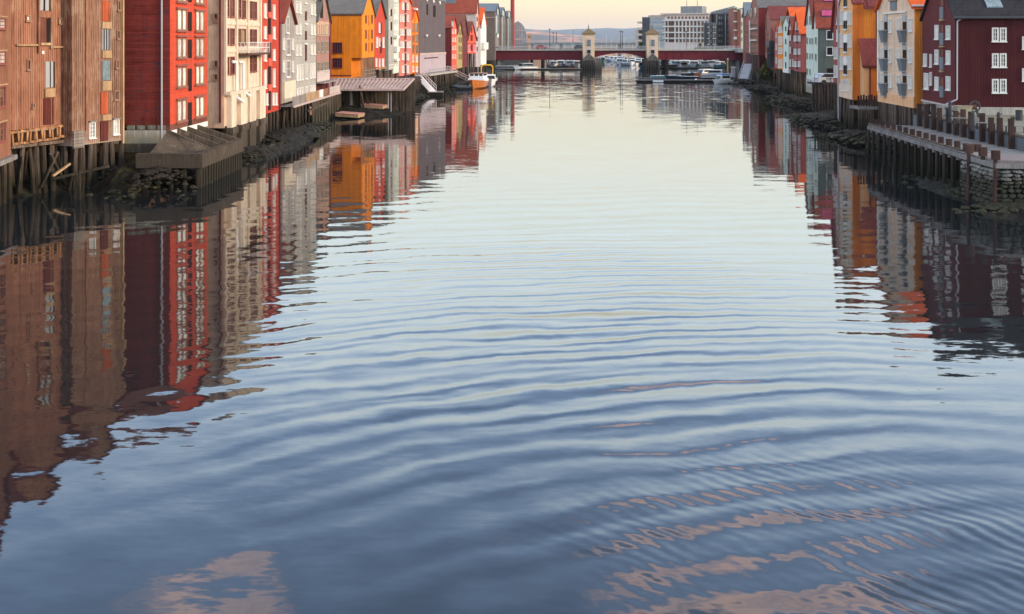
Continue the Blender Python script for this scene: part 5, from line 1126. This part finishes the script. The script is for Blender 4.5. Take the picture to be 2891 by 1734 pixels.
for y0 in (30, 60, 84, 108): h.slab('balcony_edge', 2071, y0, 2081, y0 + 3, 'white', .6)
h.slab('base_panel', 2071.5, 104, 2080.5, 112, 'white', .3)
h = House('building', 'narrow dark brown tower slab next to the cream balconies', (PX(2081.3, 417), 417), (PX(2091, 417), 417), 3, 22.2, 22.4, 10, 'hatch_brown', None, 'green', 'flat', right=True)
h = House('building', 'pale yellow-green slim facade behind the brown tower slab', (PX(2091.5, 424), 424), (PX(2099, 424), 424), 3, 22.6, 22.8, 10, 'mint', None, 'slate', 'flat', right=True)
for y0 in (40, 62, 84, 106): h.window(2093, y0, 2096, y0 + 10, 'frame_g', 'pane_g')
# low blocks and a few dark trees round the office
def shrub(name, px, d, z0, h_, w_, label, col=(.05, .07, .025), cat='tree', n=260):
    q = empty(name, (PX(px, d), d, z0)); tag(q, label, cat)
    mb = MB(); mb.tube((0, 0, -.3), (.1, 0, h_ * .55), .12, .05); mb.build('trunk', M['pile_dark'], q)
    mb = MB()
    for k in range(n):
        a, r_, f = random.uniform(0, 6.28), random.random() ** .6, random.random()
        env_ = math.sin(min(1, f + .15) * math.pi) ** .6
        c = Vector((math.cos(a) * r_ * w_ * env_, math.sin(a) * r_ * w_ * env_, h_ * (.15 + .85 * f))); s_ = h_ * .10 * random.uniform(.6, 1.4)
        u, v = Vector((random.uniform(-1, 1), random.uniform(-1, 1), random.uniform(-1, 1))).normalized() * s_, Vector((random.uniform(-1, 1), random.uniform(-1, 1), random.uniform(-1, 1))).normalized() * s_
        mb.add([c - u, c + v, c + u, c - v], [(0, 1, 2, 3)])
    mb.build('crown', mat('leaves', col, .9, var=.6, bump=0), q)
shrub('tree', 1976, 398, 4.5, 4.4, 2.2, 'dark bushy tree in front of the white office block'); shrub('tree', 1812, 425, 4, 5, 2.6, 'dark shrub mass below the stacked balconies'); shrub('tree', 1990, 402, 4.5, 3.5, 2.4, 'low dark bush left of the glazed apartment block')
shrub('bush', 2161, 224, 1.6, 3.8, 1.5, 'olive green bush growing at the foot of the brick warehouse', (.085, .08, .02), 'bush'); shrub('bush', 2176, 214, 1.5, 2.6, 1.3, 'small dark bush right of the olive bush', (.04, .045, .02), 'bush')
# =============== BOATS ===============
def hull(L, B, Hh, n=9, flare=.75, sheer=.35):
    mb = MB(); rings = []
    for i in range(n + 1):
        f = i / n; w_ = B / 2 * (.80 + .2 * math.sin(min(1, f * 1.6) * math.pi / 2)) * (1 if f < .5 else max(.0, 1 - ((f - .5) / .5) ** 2.2)); x = -L / 2 + L * f
        zt = Hh * (1 + sheer * f ** 2); zb = -.25
        rings.append([(x + .10 * L * f ** 3, -w_, zt), (x, -w_ * flare, .25), (x - .02 * L * f, -w_ * .25, zb), (x - .02 * L * f, w_ * .25, zb), (x, w_ * flare, .25), (x + .10 * L * f ** 3, w_, zt)])
    for r_ in rings: mb.v += r_
    for i in range(n):
        for j in range(6):
            a, b = i * 6 + j, i * 6 + (j + 1) % 6; mb.f.append((a, b, b + 6, a + 6)); mb.mi.append(1 if j == 5 else 0)
    mb.f += [(5, 4, 3, 2, 1, 0)]; mb.mi += [0]; return mb
def boat(px, d, L, B, hm, cm, label, rz=-90, cab=1, Hh=.9, group='boats moored at the marina', name='motor_boat', trim=None, mast=0):
    q = empty(name, (PX(px, d), d, 0), R(rz)); tag(q, label, 'boat', group)
    hull(L, B, Hh).build('hull', [M[hm], M['hull_w' if hm != 'hull_br' else 'tan']], q)
    if trim: mb = MB(); mb.box(-L * .45, L * .25, -B * .505, B * .505, Hh * .62, Hh * .80); mb.build('stripe', M[trim], q)
    if cab >= 1:
        w_, x0, x1, z1 = B * .38, -L * .25, L * .18, Hh + 1.15
        mb = MB(); mb.prism([(x0, Hh), (x1 + .9, Hh + .05), (x1 + .1, z1), (x0, z1)], -w_, w_); cb = mb.build('cabin', M[cm], q)
        mb = MB(); mb.add([(x1 + .78, -w_ * .85, Hh + .25), (x1 + .78, w_ * .85, Hh + .25), (x1 + .24, w_ * .85, z1 - .12), (x1 + .24, -w_ * .85, z1 - .12)], [(0, 1, 2, 3)]); mb.v = [(x + .06, y, z) for x, y, z in mb.v]
        mb.box(x0 + .2, x1 + .0, -w_ - .02, w_ + .02, Hh + .5, z1 - .15); mb.build('windscreen', M['pane_d'], cb)
        mb = MB(); mb.box(x0 - .1, x1 + .2, -w_ - .08, w_ + .08, z1, z1 + .09); mb.build('cabin_roof', M['hull_w' if cm != 'hull_w' else cm], cb)
    if cab >= 2:
        mb = MB(); mb.prism([(x0 + .3, z1), (x1 - .1, z1), (x1 - .6, z1 + .9), (x0 + .2, z1 + .9)], -w_ * .8, w_ * .8); mb.build('flybridge', M['hull_w'], q)
        mb = MB(); mb.box(x1 - .75, x1 - .2, -w_ * .7, w_ * .7, z1 + .3, z1 + .7); mb.build('windscreen', M['pane_d'], q)
    if mast: mb = MB(); mb.tube((0, 0, Hh), (0, 0, Hh + mast), .09, .05, 6); mb.build('mast', M['pipe_w'], q)
    return q
W_, T_ = 'hull_w', 'hull_t'
BO = [(1440, 371, 9, 2.6, 'hull_g', W_, 0, 'long low grey covered boat nearest the left abutment', 5, 'hull_k', 0), (1484, 366, 7, 2.8, W_, 'pane_s', 1, 'white boat with blue-grey cover beside the steel pier', -150, None, 0),
 (1562, 396, 8, 3.0, W_, W_, 1, 'white cabin boat with two dark front windows under the left span', -90, 'hull_k', 0), (1583, 404, 8, 3.0, W_, W_, 2, 'white boat with raised flybridge, second of those under the left span', -95, None, 0),
 (1606, 400, 7.5, 2.8, W_, 'hull_g', 1, 'white boat with a grey cabin between the flybridge boat and the first tower', -85, 'hull_b', 0), (1629, 396, 9, 3.2, W_, W_, 2, 'largest white boat directly left of the first tower', -90, 'hull_b', 0),
 (1576, 372, 5.5, 2.1, 'hull_k', W_, 0, 'small dark open boat tied in front of the white cabin boats', -20, None, 0), (1598, 374, 5, 2.0, 'hull_br', W_, 0, 'small brown open boat tied next to the dark open one', -160, None, 0),
 (1698, 520, 9, 3, W_, W_, 1, 'far white boat seen just right of the first tower', -100, None, 9), (1712, 530, 8, 3, W_, 'hull_g', 1, 'far white boat with grey cabin, second right of the first tower', -90, None, 12), (1726, 515, 8, 3, W_, W_, 1, 'far white boat third right of the first tower under the arch', -80, 'hull_b', 10),
 (1752, 445, 11, 4.0, W_, W_, 2, 'big white motor yacht framed by the arched middle span', -95, 'hull_k', 0), (1771, 430, 6, 2.4, 'hull_g', W_, 1, 'small grey-sided boat beside the big yacht under the arch', -60, None, 0), (1740, 500, 8, 3, W_, W_, 1, 'white boat partly behind the big yacht', -90, None, 8),
 (1796, 432, 8, 3, W_, W_, 1, 'white boat left of the pair before the second tower', -90, None, 0), (1805, 405, 8, 3, W_, W_, 2, 'white boat with flybridge close left of the second tower', -110, 'hull_b', 0), (1813, 384, 6.5, 2.6, 'hull_b', W_, 1, 'blue hulled boat nearest the second tower', -100, None, 0),
 (1858, 420, 8, 2.9, W_, W_, 1, 'white cabin boat first right of the second tower', -90, T_, 0), (1871, 404, 7, 2.8, W_, 'pane_s', 1, 'white boat with blue windows second right of the second tower', -80, 'hull_b', 0), (1881, 386, 6.5, 2.4, 'hull_br', W_, 0, 'varnished brown boat under the right span beside the dark pier', -35, None, 0),
 (1901, 418, 8, 3, W_, W_, 1, 'white cabin boat just right of the dark pier', -90, None, 0), (1912, 396, 8, 3.0, 'hull_g', T_, 1, 'grey boat with a teal cabin top', -85, T_, 0), (1928, 408, 9, 3.3, W_, W_, 2, 'white flybridge boat beside the teal topped one', -95, None, 0), (1930, 388, 6.5, 2.6, W_, 'cream', 1, 'small cream cabin boat in the front row', -90, None, 0),
 (1956, 398, 10, 3.8, W_, W_, 2, 'tallest white and teal cruiser under the right span', -90, T_, 0), (1973, 420, 8, 3, 'hull_g', W_, 1, 'grey boat behind and right of the tall cruiser', -90, None, 8), (1988, 392, 8, 3.0, W_, 'hull_g', 1, 'white boat with teal hull band right of the tall cruiser', -95, T_, 0),
 (2008, 402, 8, 3.0, W_, 'hull_k', 1, 'white boat with a dark canvas cabin', -90, None, 0), (2022, 404, 7, 2.6, W_, 'pane_s', 1, 'white boat with pale blue cabin near the right bank', -80, None, 0), (2033, 396, 6, 2.4, 'hull_t', W_, 1, 'small teal boat last in the row by the right bank', -70, None, 0),
 (1947, 302, 4.2, 1.6, 'hull_k', W_, 0, 'dark rowing boat moored behind the near pontoon, left one', 0, None, 0), (1976, 300, 3.6, 1.5, 'hull_k', W_, 0, 'dark rowing boat moored behind the near pontoon, right one', 180, None, 0), (1992, 290, 6, 2.3, 'hull_br', W_, 1, 'small boat with white roof and dark open sides', -150, None, 0), (2021, 284, 6.5, 2.4, 'hull_g', 'hull_g', 1, 'grey motor boat with raked windscreen beside the white post', -20, None, 0),
 (1927, 268, 6.5, 2.0, 'hull_k', W_, 0, 'long dark open boat along the near pontoon', 178, None, 0), (1873, 272, 5.5, 1.9, 'hull_t', W_, 0, 'low pale green boat lying at the near pontoon', 0, None, 0), (2042, 247, 4.6, 2.0, W_, W_, 1, 'small white boat with a bright blue canopy by the right bank', -150, None, 0)]
for px, d, L, B, hm, cm, cab, lab, rz, trim, mast in BO:
    L *= 1.2; B *= 1.2; q = boat(px, d, L, B, hm, cm, lab, rz, cab, .8 if L < 6 else (1.0 if L < 9 else 1.25), trim=trim, mast=mast, name='rowing_boat' if 'rowing' in lab else 'motor_boat')
    if 'blue canopy' in lab: mb = MB(); mb.box(-1.6, 1.1, -.85, .85, 2.05, 2.3); mb.build('canopy', M['blue'], q)
# more white hulls filling the marina rows
k = 0
for row, (d0, xs) in enumerate(((425, (1552, 1571, 1595, 1618, 1787, 1862, 1884, 1908, 1934, 1962, 1981, 2000, 2018)), (455, (1566, 1590, 1615, 1866, 1893, 1920, 1948, 1976, 2003, 2028)), (490, (1550, 1574, 1600, 1628, 1700, 1762, 1785)))):
    for i, px in enumerate(xs):
        k += 1; nth = ('first', 'second', 'third', 'fourth', 'fifth', 'sixth', 'seventh', 'eighth', 'ninth', 'tenth', 'eleventh', 'twelfth', 'thirteenth')[i]
        boat(px, d0 + random.uniform(-6, 6), random.uniform(7, 10), 3.1, W_ if k % 4 else T_, W_, 'distant %s boat, %s from the left in the %s marina row' % ('white' if k % 4 else 'teal', nth, ('front', 'middle', 'rear')[row]), -90 + random.uniform(-15, 15), 1 + k % 2, 1.3, mast=random.choice((0, 0, 7, 10)))
# orange wooden boat, dinghy and white boat on the left
q = boat(1348, 224, 9.0, 4.0, 'hull_o', W_, 'varnished orange wooden boat with white wheelhouse at the left bank', -100, 0, 1.45, group=None, name='wooden_boat')
mb = MB(); mb.box(-3.2, 1.5, -1.75, 1.75, 1.5, 2.05); mb.build('bulwark', M['hull_w'], q)
mb = MB(); mb.box(-3.0, 1.2, -1.5, 1.5, 2.05, 2.6); mb.box(-3.0, 1.2, -1.5, 1.5, 3.0, 3.05)
for y in (-1.5, -.5, .5, 1.5):
    for x in (-2.9, 1.1): mb.box(x - .09, x + .09, y - .12 if y < 1 else y - .2, y + .12 if y < 1 else y, 2.6, 3.0)
wh = mb.build('wheelhouse', M['hull_w'], q); mb = MB(); mb.box(-2.85, 1.05, -1.42, 1.42, 2.55, 3.0); mb.build('windows', M['pane_d'], wh); mb = MB(); mb.box(-3.1, 1.35, -1.6, 1.6, 3.05, 3.2); mb.build('roof', M['hull_br'], q)
mb = MB(); mb.tube((-.5, 0, 3.2), (-.5, 0, 4.6), .06); mb.tube((-1.5, .5, 3.2), (-1.5, .5, 4.1), .05); mb.build('mast', M['steel'], q)
q = boat(1379, 234, 8.0, 3.4, W_, W_, 'white motor boat with a yellow tube frame behind the orange boat', -80, 1, 1.3, group=None)
mb = MB(); pts = [(-2.2, -1.3, 1.3), (-2.2, -1.3, 4.2), (-2.2, -.9, 4.6), (-2.2, .9, 4.6), (-2.2, 1.3, 4.2), (-2.2, 1.3, 1.3)]
for a, b in zip(pts, pts[1:]): mb.tube(a, b, .12)
mb.build('frame', M['yel'], q)
for y, z in ((1.75, .7), (1.75, 1.5)):
    mb = MB()
    for kk in range(10): a, b = 2 * math.pi * kk / 10, 2 * math.pi * (kk + 1) / 10; mb.tube((.6 + .32 * math.cos(a), y, z + .32 * math.sin(a)), (.6 + .32 * math.cos(b), y, z + .32 * math.sin(b)), .11, n=6)
    mb.build('fender', M['rubber'] if z < 1 else M['hull_w'], q)
q = empty('dinghy', (PX(1302, 219), 219, 0), R(190)); tag(q, 'low grey inflatable dinghy beside the orange boat', 'dinghy')
mb = MB(); pts = [(-1.9, -.7, .35), (.8, -.75, .38), (1.7, -.4, .5), (2.0, 0, .6), (1.7, .4, .5), (.8, .75, .38), (-1.9, .7, .35)]
for a, b in zip(pts, pts[1:]): mb.tube(a, b, .27, .27, 8)
mb.build('tube', M['hull_k'], q); mb = MB(); mb.box(-1.9, 1.3, -.6, .6, .1, .3); mb.box(-1.9, -1.75, -.6, .6, .1, .9); mb.add([(-1.9, -.8, .66), (-1.9, .8, .66), (1.6, .4, .86), (1.6, -.4, .86)], [(0, 3, 2, 1)]); mb.build('cover', M['hull_g'], q)
for px, d, r_, lab in ((1856, 285, .45, 'large orange buoy at the foot of the second tower pier'), (1913, 288, .36, 'smaller orange buoy behind the near pontoon'), (1965, 255, .5, 'pale round buoy at the near pontoon edge')):
    q = empty('buoy', (PX(px, d), d, 0)); tag(q, lab, 'buoy'); mb = MB()
    prof = [(0.05, -.3), (.8, .0), (1, .5), (.85, 1.1), (.4, 1.6), (.12, 1.9)]
    for (a, za), (b, zb) in zip(prof, prof[1:]): mb.tube((0, 0, za * r_), (0, 0, zb * r_), a * r_, b * r_, 12)
    mb.build('float', M['ora' if 'orange' in lab else 'hull_w'], q); mb = MB(); mb.tube((0, 0, 1.8 * r_), (0, 0, 2.4 * r_), .05); mb.build('ring', M['iron'], q)
# pontoons, gangways
def pontoon(px0, px1, d, wdt, zt, label, m_='plank', side='pile_dark'):
    q = empty('pontoon', (PX(px0, d), d, 0)); tag(q, label, 'pontoon'); L = PX(px1, d) - PX(px0, d)
    mb = MB(); mb.box(0, L, 0, wdt, -.3, zt - .14); mb.build('float', M[side], q)
    n = max(3, min(60, int(L / .7)))
    me = None
    for k in range(n):
        if me is None: mb = MB(); mb.box(0, L / n * .95, -.08, wdt + .08, zt - .138, zt); me = mb.mesh('plank', M[m_])
        link('plank', me, q, (k * L / n, 0, random.uniform(0, .01)))
    return q
pontoon(1800, 2045, 254, 2.2, .62, 'long dark pontoon in front of the second tower', 'plank'); pontoon(1805, 1900, 270, 1.6, .5, 'shorter pontoon arm just behind the long one'); pontoon(1986, 2060, 275, 5, .5, 'wide pontoon with a grey post near the right bank')
pontoon(1425, 1642, 364, 2.2, .5, 'pontoon under the left bridge span with boats tied to it'); pontoon(1858, 2030, 378, 2.4, .5, 'pontoon under the right bridge span'); pontoon(1206, 1250, 192, 3.2, .75, 'grey landing float at the foot of the left stair gangway')
pontoon(2090, 2145, 248, 2.2, .5, 'weathered float at the foot of the right gangway')
q = empty('pontoon_light', (PX(1875, 252.5), 252.5, 0)); 
tag(q, 'white fender board hanging on the long pontoon', 'fender board'); mb = MB(); mb.box(-2.5, 0, 1.2, 1.4, .1, .55); mb.build('board', M['hull_w'], q)
def gangway(a, b, w_, label, m_='steel'):
    q = empty('gangway', a); tag(q, label, 'gangway'); d_ = Vector(b) - Vector(a); s_ = Vector((-d_.y, d_.x, 0)).normalized() * w_ / 2
    if s_.length < .1: s_ = Vector((w_ / 2, 0, 0))
    mb = MB(); o_ = Vector((0, 0, 0)); mb.add([o_ - s_, o_ + s_, d_ + s_, d_ - s_] + [p - Vector((0, 0, .15)) for p in (o_ - s_, o_ + s_, d_ + s_, d_ - s_)], [(0, 1, 2, 3), (7, 6, 5, 4), (0, 4, 5, 1), (1, 5, 6, 2), (2, 6, 7, 3), (3, 7, 4, 0)]); mb.build('deck', M[m_], q)
    for sg in (-1, 1): railing(q, o_ + s_ * sg, d_ + s_ * sg, 1.0, m_, 6, r=.035)
gangway((PX(2113, 262), 262, 4.3), (PX(2097, 249), 249, .55), 2.2, 'grey metal gangway sloping down to the float on the right bank'); gangway((PX(1180, 199), 199, 3.5), (PX(1222, 193), 193, .8), 1.4, 'stair gangway with white rails by the lattice ramp', 'pipe_w'); gangway((PX(1262, 228), 228, 3.6), (PX(1326, 229), 229, 1.2), 1.4, 'long sloping gangway with wooden rails beside the orange boat', 'deckmetal')
q = empty('kiosk', (PX(2071, 277), 277, 0)); tag(q, 'small pale cabinet standing on the wide pontoon', 'cabinet'); mb = MB(); mb.box(-.45, .45, 0, .8, .5, 3.0); mb.build('body', M['pipe_g'], q); mb = MB(); mb.box(-.55, .55, -.1, .9, 3.0, 3.15); mb.build('roof', M['hull_w'], q)
q = empty('post', (PX(2055, 276), 276, 0)); tag(q, 'tall pale mooring post beside the cabinet', 'post'); mb = MB(); mb.tube((0, 0, -1), (0, 0, 5.2), .28, .25, 8); mb.build('shaft', M['tan'], q); mb = MB(); mb.tube((0, 0, 5.2), (0, 0, 5.4), .3, .1, 8); mb.build('cap', M['white'], q)
# =============== lattice ramp and mud floats (left) ===============
q = empty('lattice_ramp', (0, 0, 0)); tag(q, 'pale slatted timber lattice ramp sloping to the water in front of the yellow warehouse', 'ramp')
A0, A1 = PT(900, 150, 4.62), PT(1168, 150, 4.62); B0, B1 = PT(958, 144.4, 3.32), PT(1138, 144.4, 3.32); B0 = PT(890, 144.4, 3.32)
for a, b, w_ in ((A0, A1, .28), (B0, B1, .28), (A1, B1, .28)):
    mb = MB(); mb.bar(a, b, w_, .22); mb.build('rail', M['deckmetal'], q)
n = 25
for k in range(n):
    f = k / (n - 1); a, b = A0.lerp(A1, f), B0.lerp(B1, f)
    mb = MB(); mb.bar(a + Vector((0, 0, .02)), b + Vector((0, 0, .02)), .24, .1); mb.build('slat', M['deckmetal'], q)
    if k < n - 1:
        a2, c2 = A0.lerp(A1, (k + .5) / (n - 1)).lerp(B0.lerp(B1, (k + .5) / (n - 1)), .18), B0.lerp(B1, max(0, (k - .9) / (n - 1)))
        mb = MB(); mb.bar(a2, c2, .16, .08); mb.build('brace', M['deckmetal'], q)
mb = MB(); mb.add([A0 + Vector((0, .02, -.16)), A1 + Vector((0, .02, -.16)), B1 + Vector((0, .02, -.12)), B0 + Vector((0, .02, -.12))], [(3, 2, 1, 0)]); mb.add([p + Vector((0, 0, -.05)) for p in map(Vector, mb.v[:4])], [(0, 1, 2, 3)]); mb.build('boarding', M['pinkwhite'], q)
for px, py_, w_, m_, lx in ((905, 150, .3, 'pile', .5), (945, 149, .22, 'pile', .5), (990, 146.5, .4, 'conc_light', .1), (1016, 145, .3, 'pile', .9), (1030, 146.5, .3, 'pile', .9), (1096, 147, .12, 'steel', 0), (1104, 145, .10, 'steel', 0), (1060, 149, .25, 'pile', 0), (1128, 149, .25, 'pile_dark', 0)):
    X = PX(px, py_); mb = MB(); mb.tube((X + lx, py_ - 1.2 * (lx > .3), -.4), (X, py_, 3.9), w_ / 2 * 1.1, w_ / 2, 8); mb.build('post', M[m_], q)
mb = MB(); mb.box(PX(935, 151), PX(1172, 151), 150.6, 151, -.5, 4.5); mb.build('retaining_boards', mat('dark_wet_boards', (.085, .065, .048), .9, lines='v', gap=.5, groove=.5, var=.6), q)
mb = MB(); mb.box(-21.5, -16.9, 151.1, 200, -.5, 3.3); mb.build('side_wall', bpy.data.materials['dark_wet_boards'], q)
for k in range(26): mb = MB(); x = -16.75; mb.tube((x, 151.5 + k * 1.85, -.6), (x - .1, 151.5 + k * 1.85, 2.7 + .3 * (k % 3)), .14); mb.build('pile', M['pile' if k % 3 else 'pile_dark'], q)
mb = MB(); mb.box(-21.4, -17.0, 151.2, 200, 3.3, 3.4); mb.build('yard', M['pile_dark'], q)
for k, (px, py, d, z) in enumerate(((988, 0, 137, .35), (1058, 0, 146, .9))):
    q = empty('float', (PX(px, d), d, z), -.12); q.rotation_euler.y = .06; tag(q, ('nearer', 'farther')[k] + ' of two pink-decked floats aground on the mud below the lattice ramp', 'float', 'floats aground on the mud')
    mb = MB(); mb.box(-1.5, 1.5, -1.6, 1.6, -.1, .28); mb.build('body', M['tan'], q)
    for j in range(8): mb = MB(); mb.box(-1.55, 1.55, -1.65 + j * .41, -1.65 + j * .41 + .38, .285, .35); mb.build('plank', M['plank_p'], q)
# mud spit under the ramp
def mound(cx, cy, rx, ry, hz_, label, name='mud_bank', seed=0, n=44):
    mb = MB()
    for j in range(n + 1):
        for i in range(n + 1):
            x, y = (i / n * 2 - 1), (j / n * 2 - 1); r_ = math.hypot(x, y)
            z = hz_ * max(-.4, 1 - r_ ** 1.7) + (.34 * noise.noise(Vector((x * rx, y * ry, seed)) * .8) + .24 * noise.noise(Vector((x * rx, y * ry, seed)) * 2.3)) * min(1, hz_)
            mb.v.append((cx + x * rx, cy + y * ry, z))
    for j in range(n):
        for i in range(n): a = j * (n + 1) + i; mb.f.append((a, a + 1, a + n + 2, a + n + 1)); mb.mi.append(0)
    return tag(mb.build(name, M['mud']), label, kind='structure')
mound(PX(1000, 143), 145.5, 6.5, 8.0, 1.0, 'greenish mud spit below the lattice ramp', seed=1); mound(-26.4, 73.2, 2.2, 3.6, 1.5, 'heap of weedy rubble beside the concrete platform', seed=2); mound(-22.4, 106, 2.6, 12, 1.1, 'weedy mud below the crimson and grey houses', seed=3); mound(-22.2, 92, 2.0, 5, .8, 'weedy mud at the foot of the cream columns', seed=4)
mound(36.4, 104, 3.0, 9, 1.5, 'dark weedy bank below the peach and orange warehouses', seed=5); mound(40.6, 128, 3.8, 16, 1.4, 'dark bank with stones below the red and mint houses', seed=6); mound(49, 172, 4, 20, 1.2, 'dark bank in the bend on the right', seed=7); mound(33.4, 61.5, 6.5, 3.6, .55, 'flat muddy shore at the foot of the stone quay', seed=8); mound(30.4, 71, 2.6, 7, .45, 'dark shingle under the boardwalk', seed=9)
# loose stones, driftwood
rk = []
for k in range(6):
    mb = MB(); bm_v = []
    for i in range(5):
        for j in range(7):
            th, ph = math.pi * i / 4, 2 * math.pi * j / 7; v = Vector((math.sin(th) * math.cos(ph), math.sin(th) * math.sin(ph), math.cos(th))); v *= 1 + .35 * noise.noise(v * 1.5 + Vector((k * 7, 0, 0))); bm_v.append(v)
    rk.append((bm_v, [(i * 7 + j, i * 7 + (j + 1) % 7, (i + 1) * 7 + (j + 1) % 7, (i + 1) * 7 + j) for i in range(4) for j in range(7)]))
def rubble(label, spots, n, smin=.12, smax=.42, m_='stone'):
    mb = MB()
    for _ in range(n):
        cx, cy, rx, ry, z = random.choice(spots); vs, fs = random.choice(rk); s_ = random.uniform(smin, smax) * random.uniform(.6, 1)
        a, b = random.gauss(0, .5), random.gauss(0, .5); p = Vector((cx + rx * a, cy + ry * b, z * max(0, 1 - (a * a + b * b) * .6) - s_ * .1)); ro = Matrix.Rotation(random.uniform(0, 6), 3, 'Z')
        mb.add([p + ro @ Vector((v.x * s_ * 1.3, v.y * s_, v.z * s_ * .55)) for v in vs], fs)
    tag(mb.build('rubble', m_ if not isinstance(m_, str) else M[m_]), label, kind='stuff')
wet = mat('wet_weedy_stone', (.036, .028, .022), .7, var=.8, algae=(.2, .9, (.035, .035, .02)))
rubble('scattered dark stones along the left bank', [(-23.9, 72, 2.2, 4.0, 1.4), (-22.6, 92, 1.6, 5, .7), (-22.6, 104, 1.8, 9, .9), (-22.8, 118, 1.6, 9, .6), (-27, 74, 1.5, 2, 1.4), (-16, 175, 1.0, 18, .7), (-17, 190, 2, 20, .6), (-14, 215, 2, 12, .6)], 2200, .08, .30, m_=wet)
rubble('scattered dark stones along the right bank', [(34.8, 104, 2.2, 8, 1.0), (37.6, 126, 2.6, 12, 1.0), (45, 165, 2.6, 20, 1.0), (51, 210, 2.5, 18, .9), (31.4, 62.2, 4, 2.2, .5), (30.2, 70, 1.6, 6, .4), (54, 245, 3, 25, 1)], 2400, m_=wet)
for k, (cx, cy, z, a, L_, lab) in enumerate(((-22.9, 100, .9, 2.4, 4, 'broken beam lying on the mud below the crimson house'), (-22.4, 106, 1.0, .5, 3.4, 'grey plank on the mud below the silvered gable'), (-22.2, 121, 2.4, 1.35, 5.5, 'yellowish weedy beam leaning on the bulkhead'), (32.3, 101, .8, .7, 4, 'driftwood log on the dark bank below the peach warehouse'), (35, 119, 1.0, .3, 5, 'driftwood log below the dull red warehouse'), (33.8, 61.4, .6, .25, 2.2, 'pale plank washed up by the stone quay'), (-28.6, 70.6, 1.2, .6, 3.5, 'grey beam lodged between the piles of the brown warehouses'))):
    mb = MB(); dx, dy = math.cos(a) * L_ / 2, math.sin(a) * L_ / 2; mb.bar((-dx, -dy, -.25), (dx, dy, .35), .18, .16); tag(mb.build('driftwood', M['pile' if k not in (5,) else 'plank'], loc=(cx, cy, z)), lab, 'driftwood')

k = 0
for cx, cy, n_ in ((-28.2, 69.5, 6), (-22.8, 98, 5), (33.6, 100, 6), (36.2, 116, 5), (44, 160, 4)):
    q = empty('old_piles', (cx, cy, 0)); k += 1
    tag(q, ('cluster of rotten stakes before the brown warehouses', 'cluster of rotten stakes below the crimson house', 'cluster of rotten stakes below the peach warehouse', 'cluster of rotten stakes below the dull red warehouse', 'cluster of rotten stakes in the bend by the orange roofs')[k - 1], 'stakes')
    for j in range(n_):
        x, y = random.uniform(-1.6, 1.6), random.uniform(-3, 3); hh = random.uniform(.7, 2.0)
        mb = MB(); mb.tube((x, y, -.5), (x + random.uniform(-.35, .35), y + random.uniform(-.3, .3), hh), .12, .07, 6); mb.build('stake', M['pile' if j % 2 else 'pile_dark'], q)
kelp = mat('olive_seaweed', (.040, .036, .012), .6, .3, var=.8)
rubble('olive seaweed along the left tide line', [(-25.4, 74, 1.5, 4, .5), (-22.2, 100, 1.2, 9, .5), (-22.0, 116, 1.2, 8, .4)], 500, .10, .30, kelp)
rubble('olive seaweed along the right tide line', [(33.6, 104, 1.6, 8, .6), (36.6, 124, 2, 12, .6), (31.5, 61.6, 3.5, 1.5, .4), (44, 165, 2, 18, .5)], 700, .10, .30, kelp)
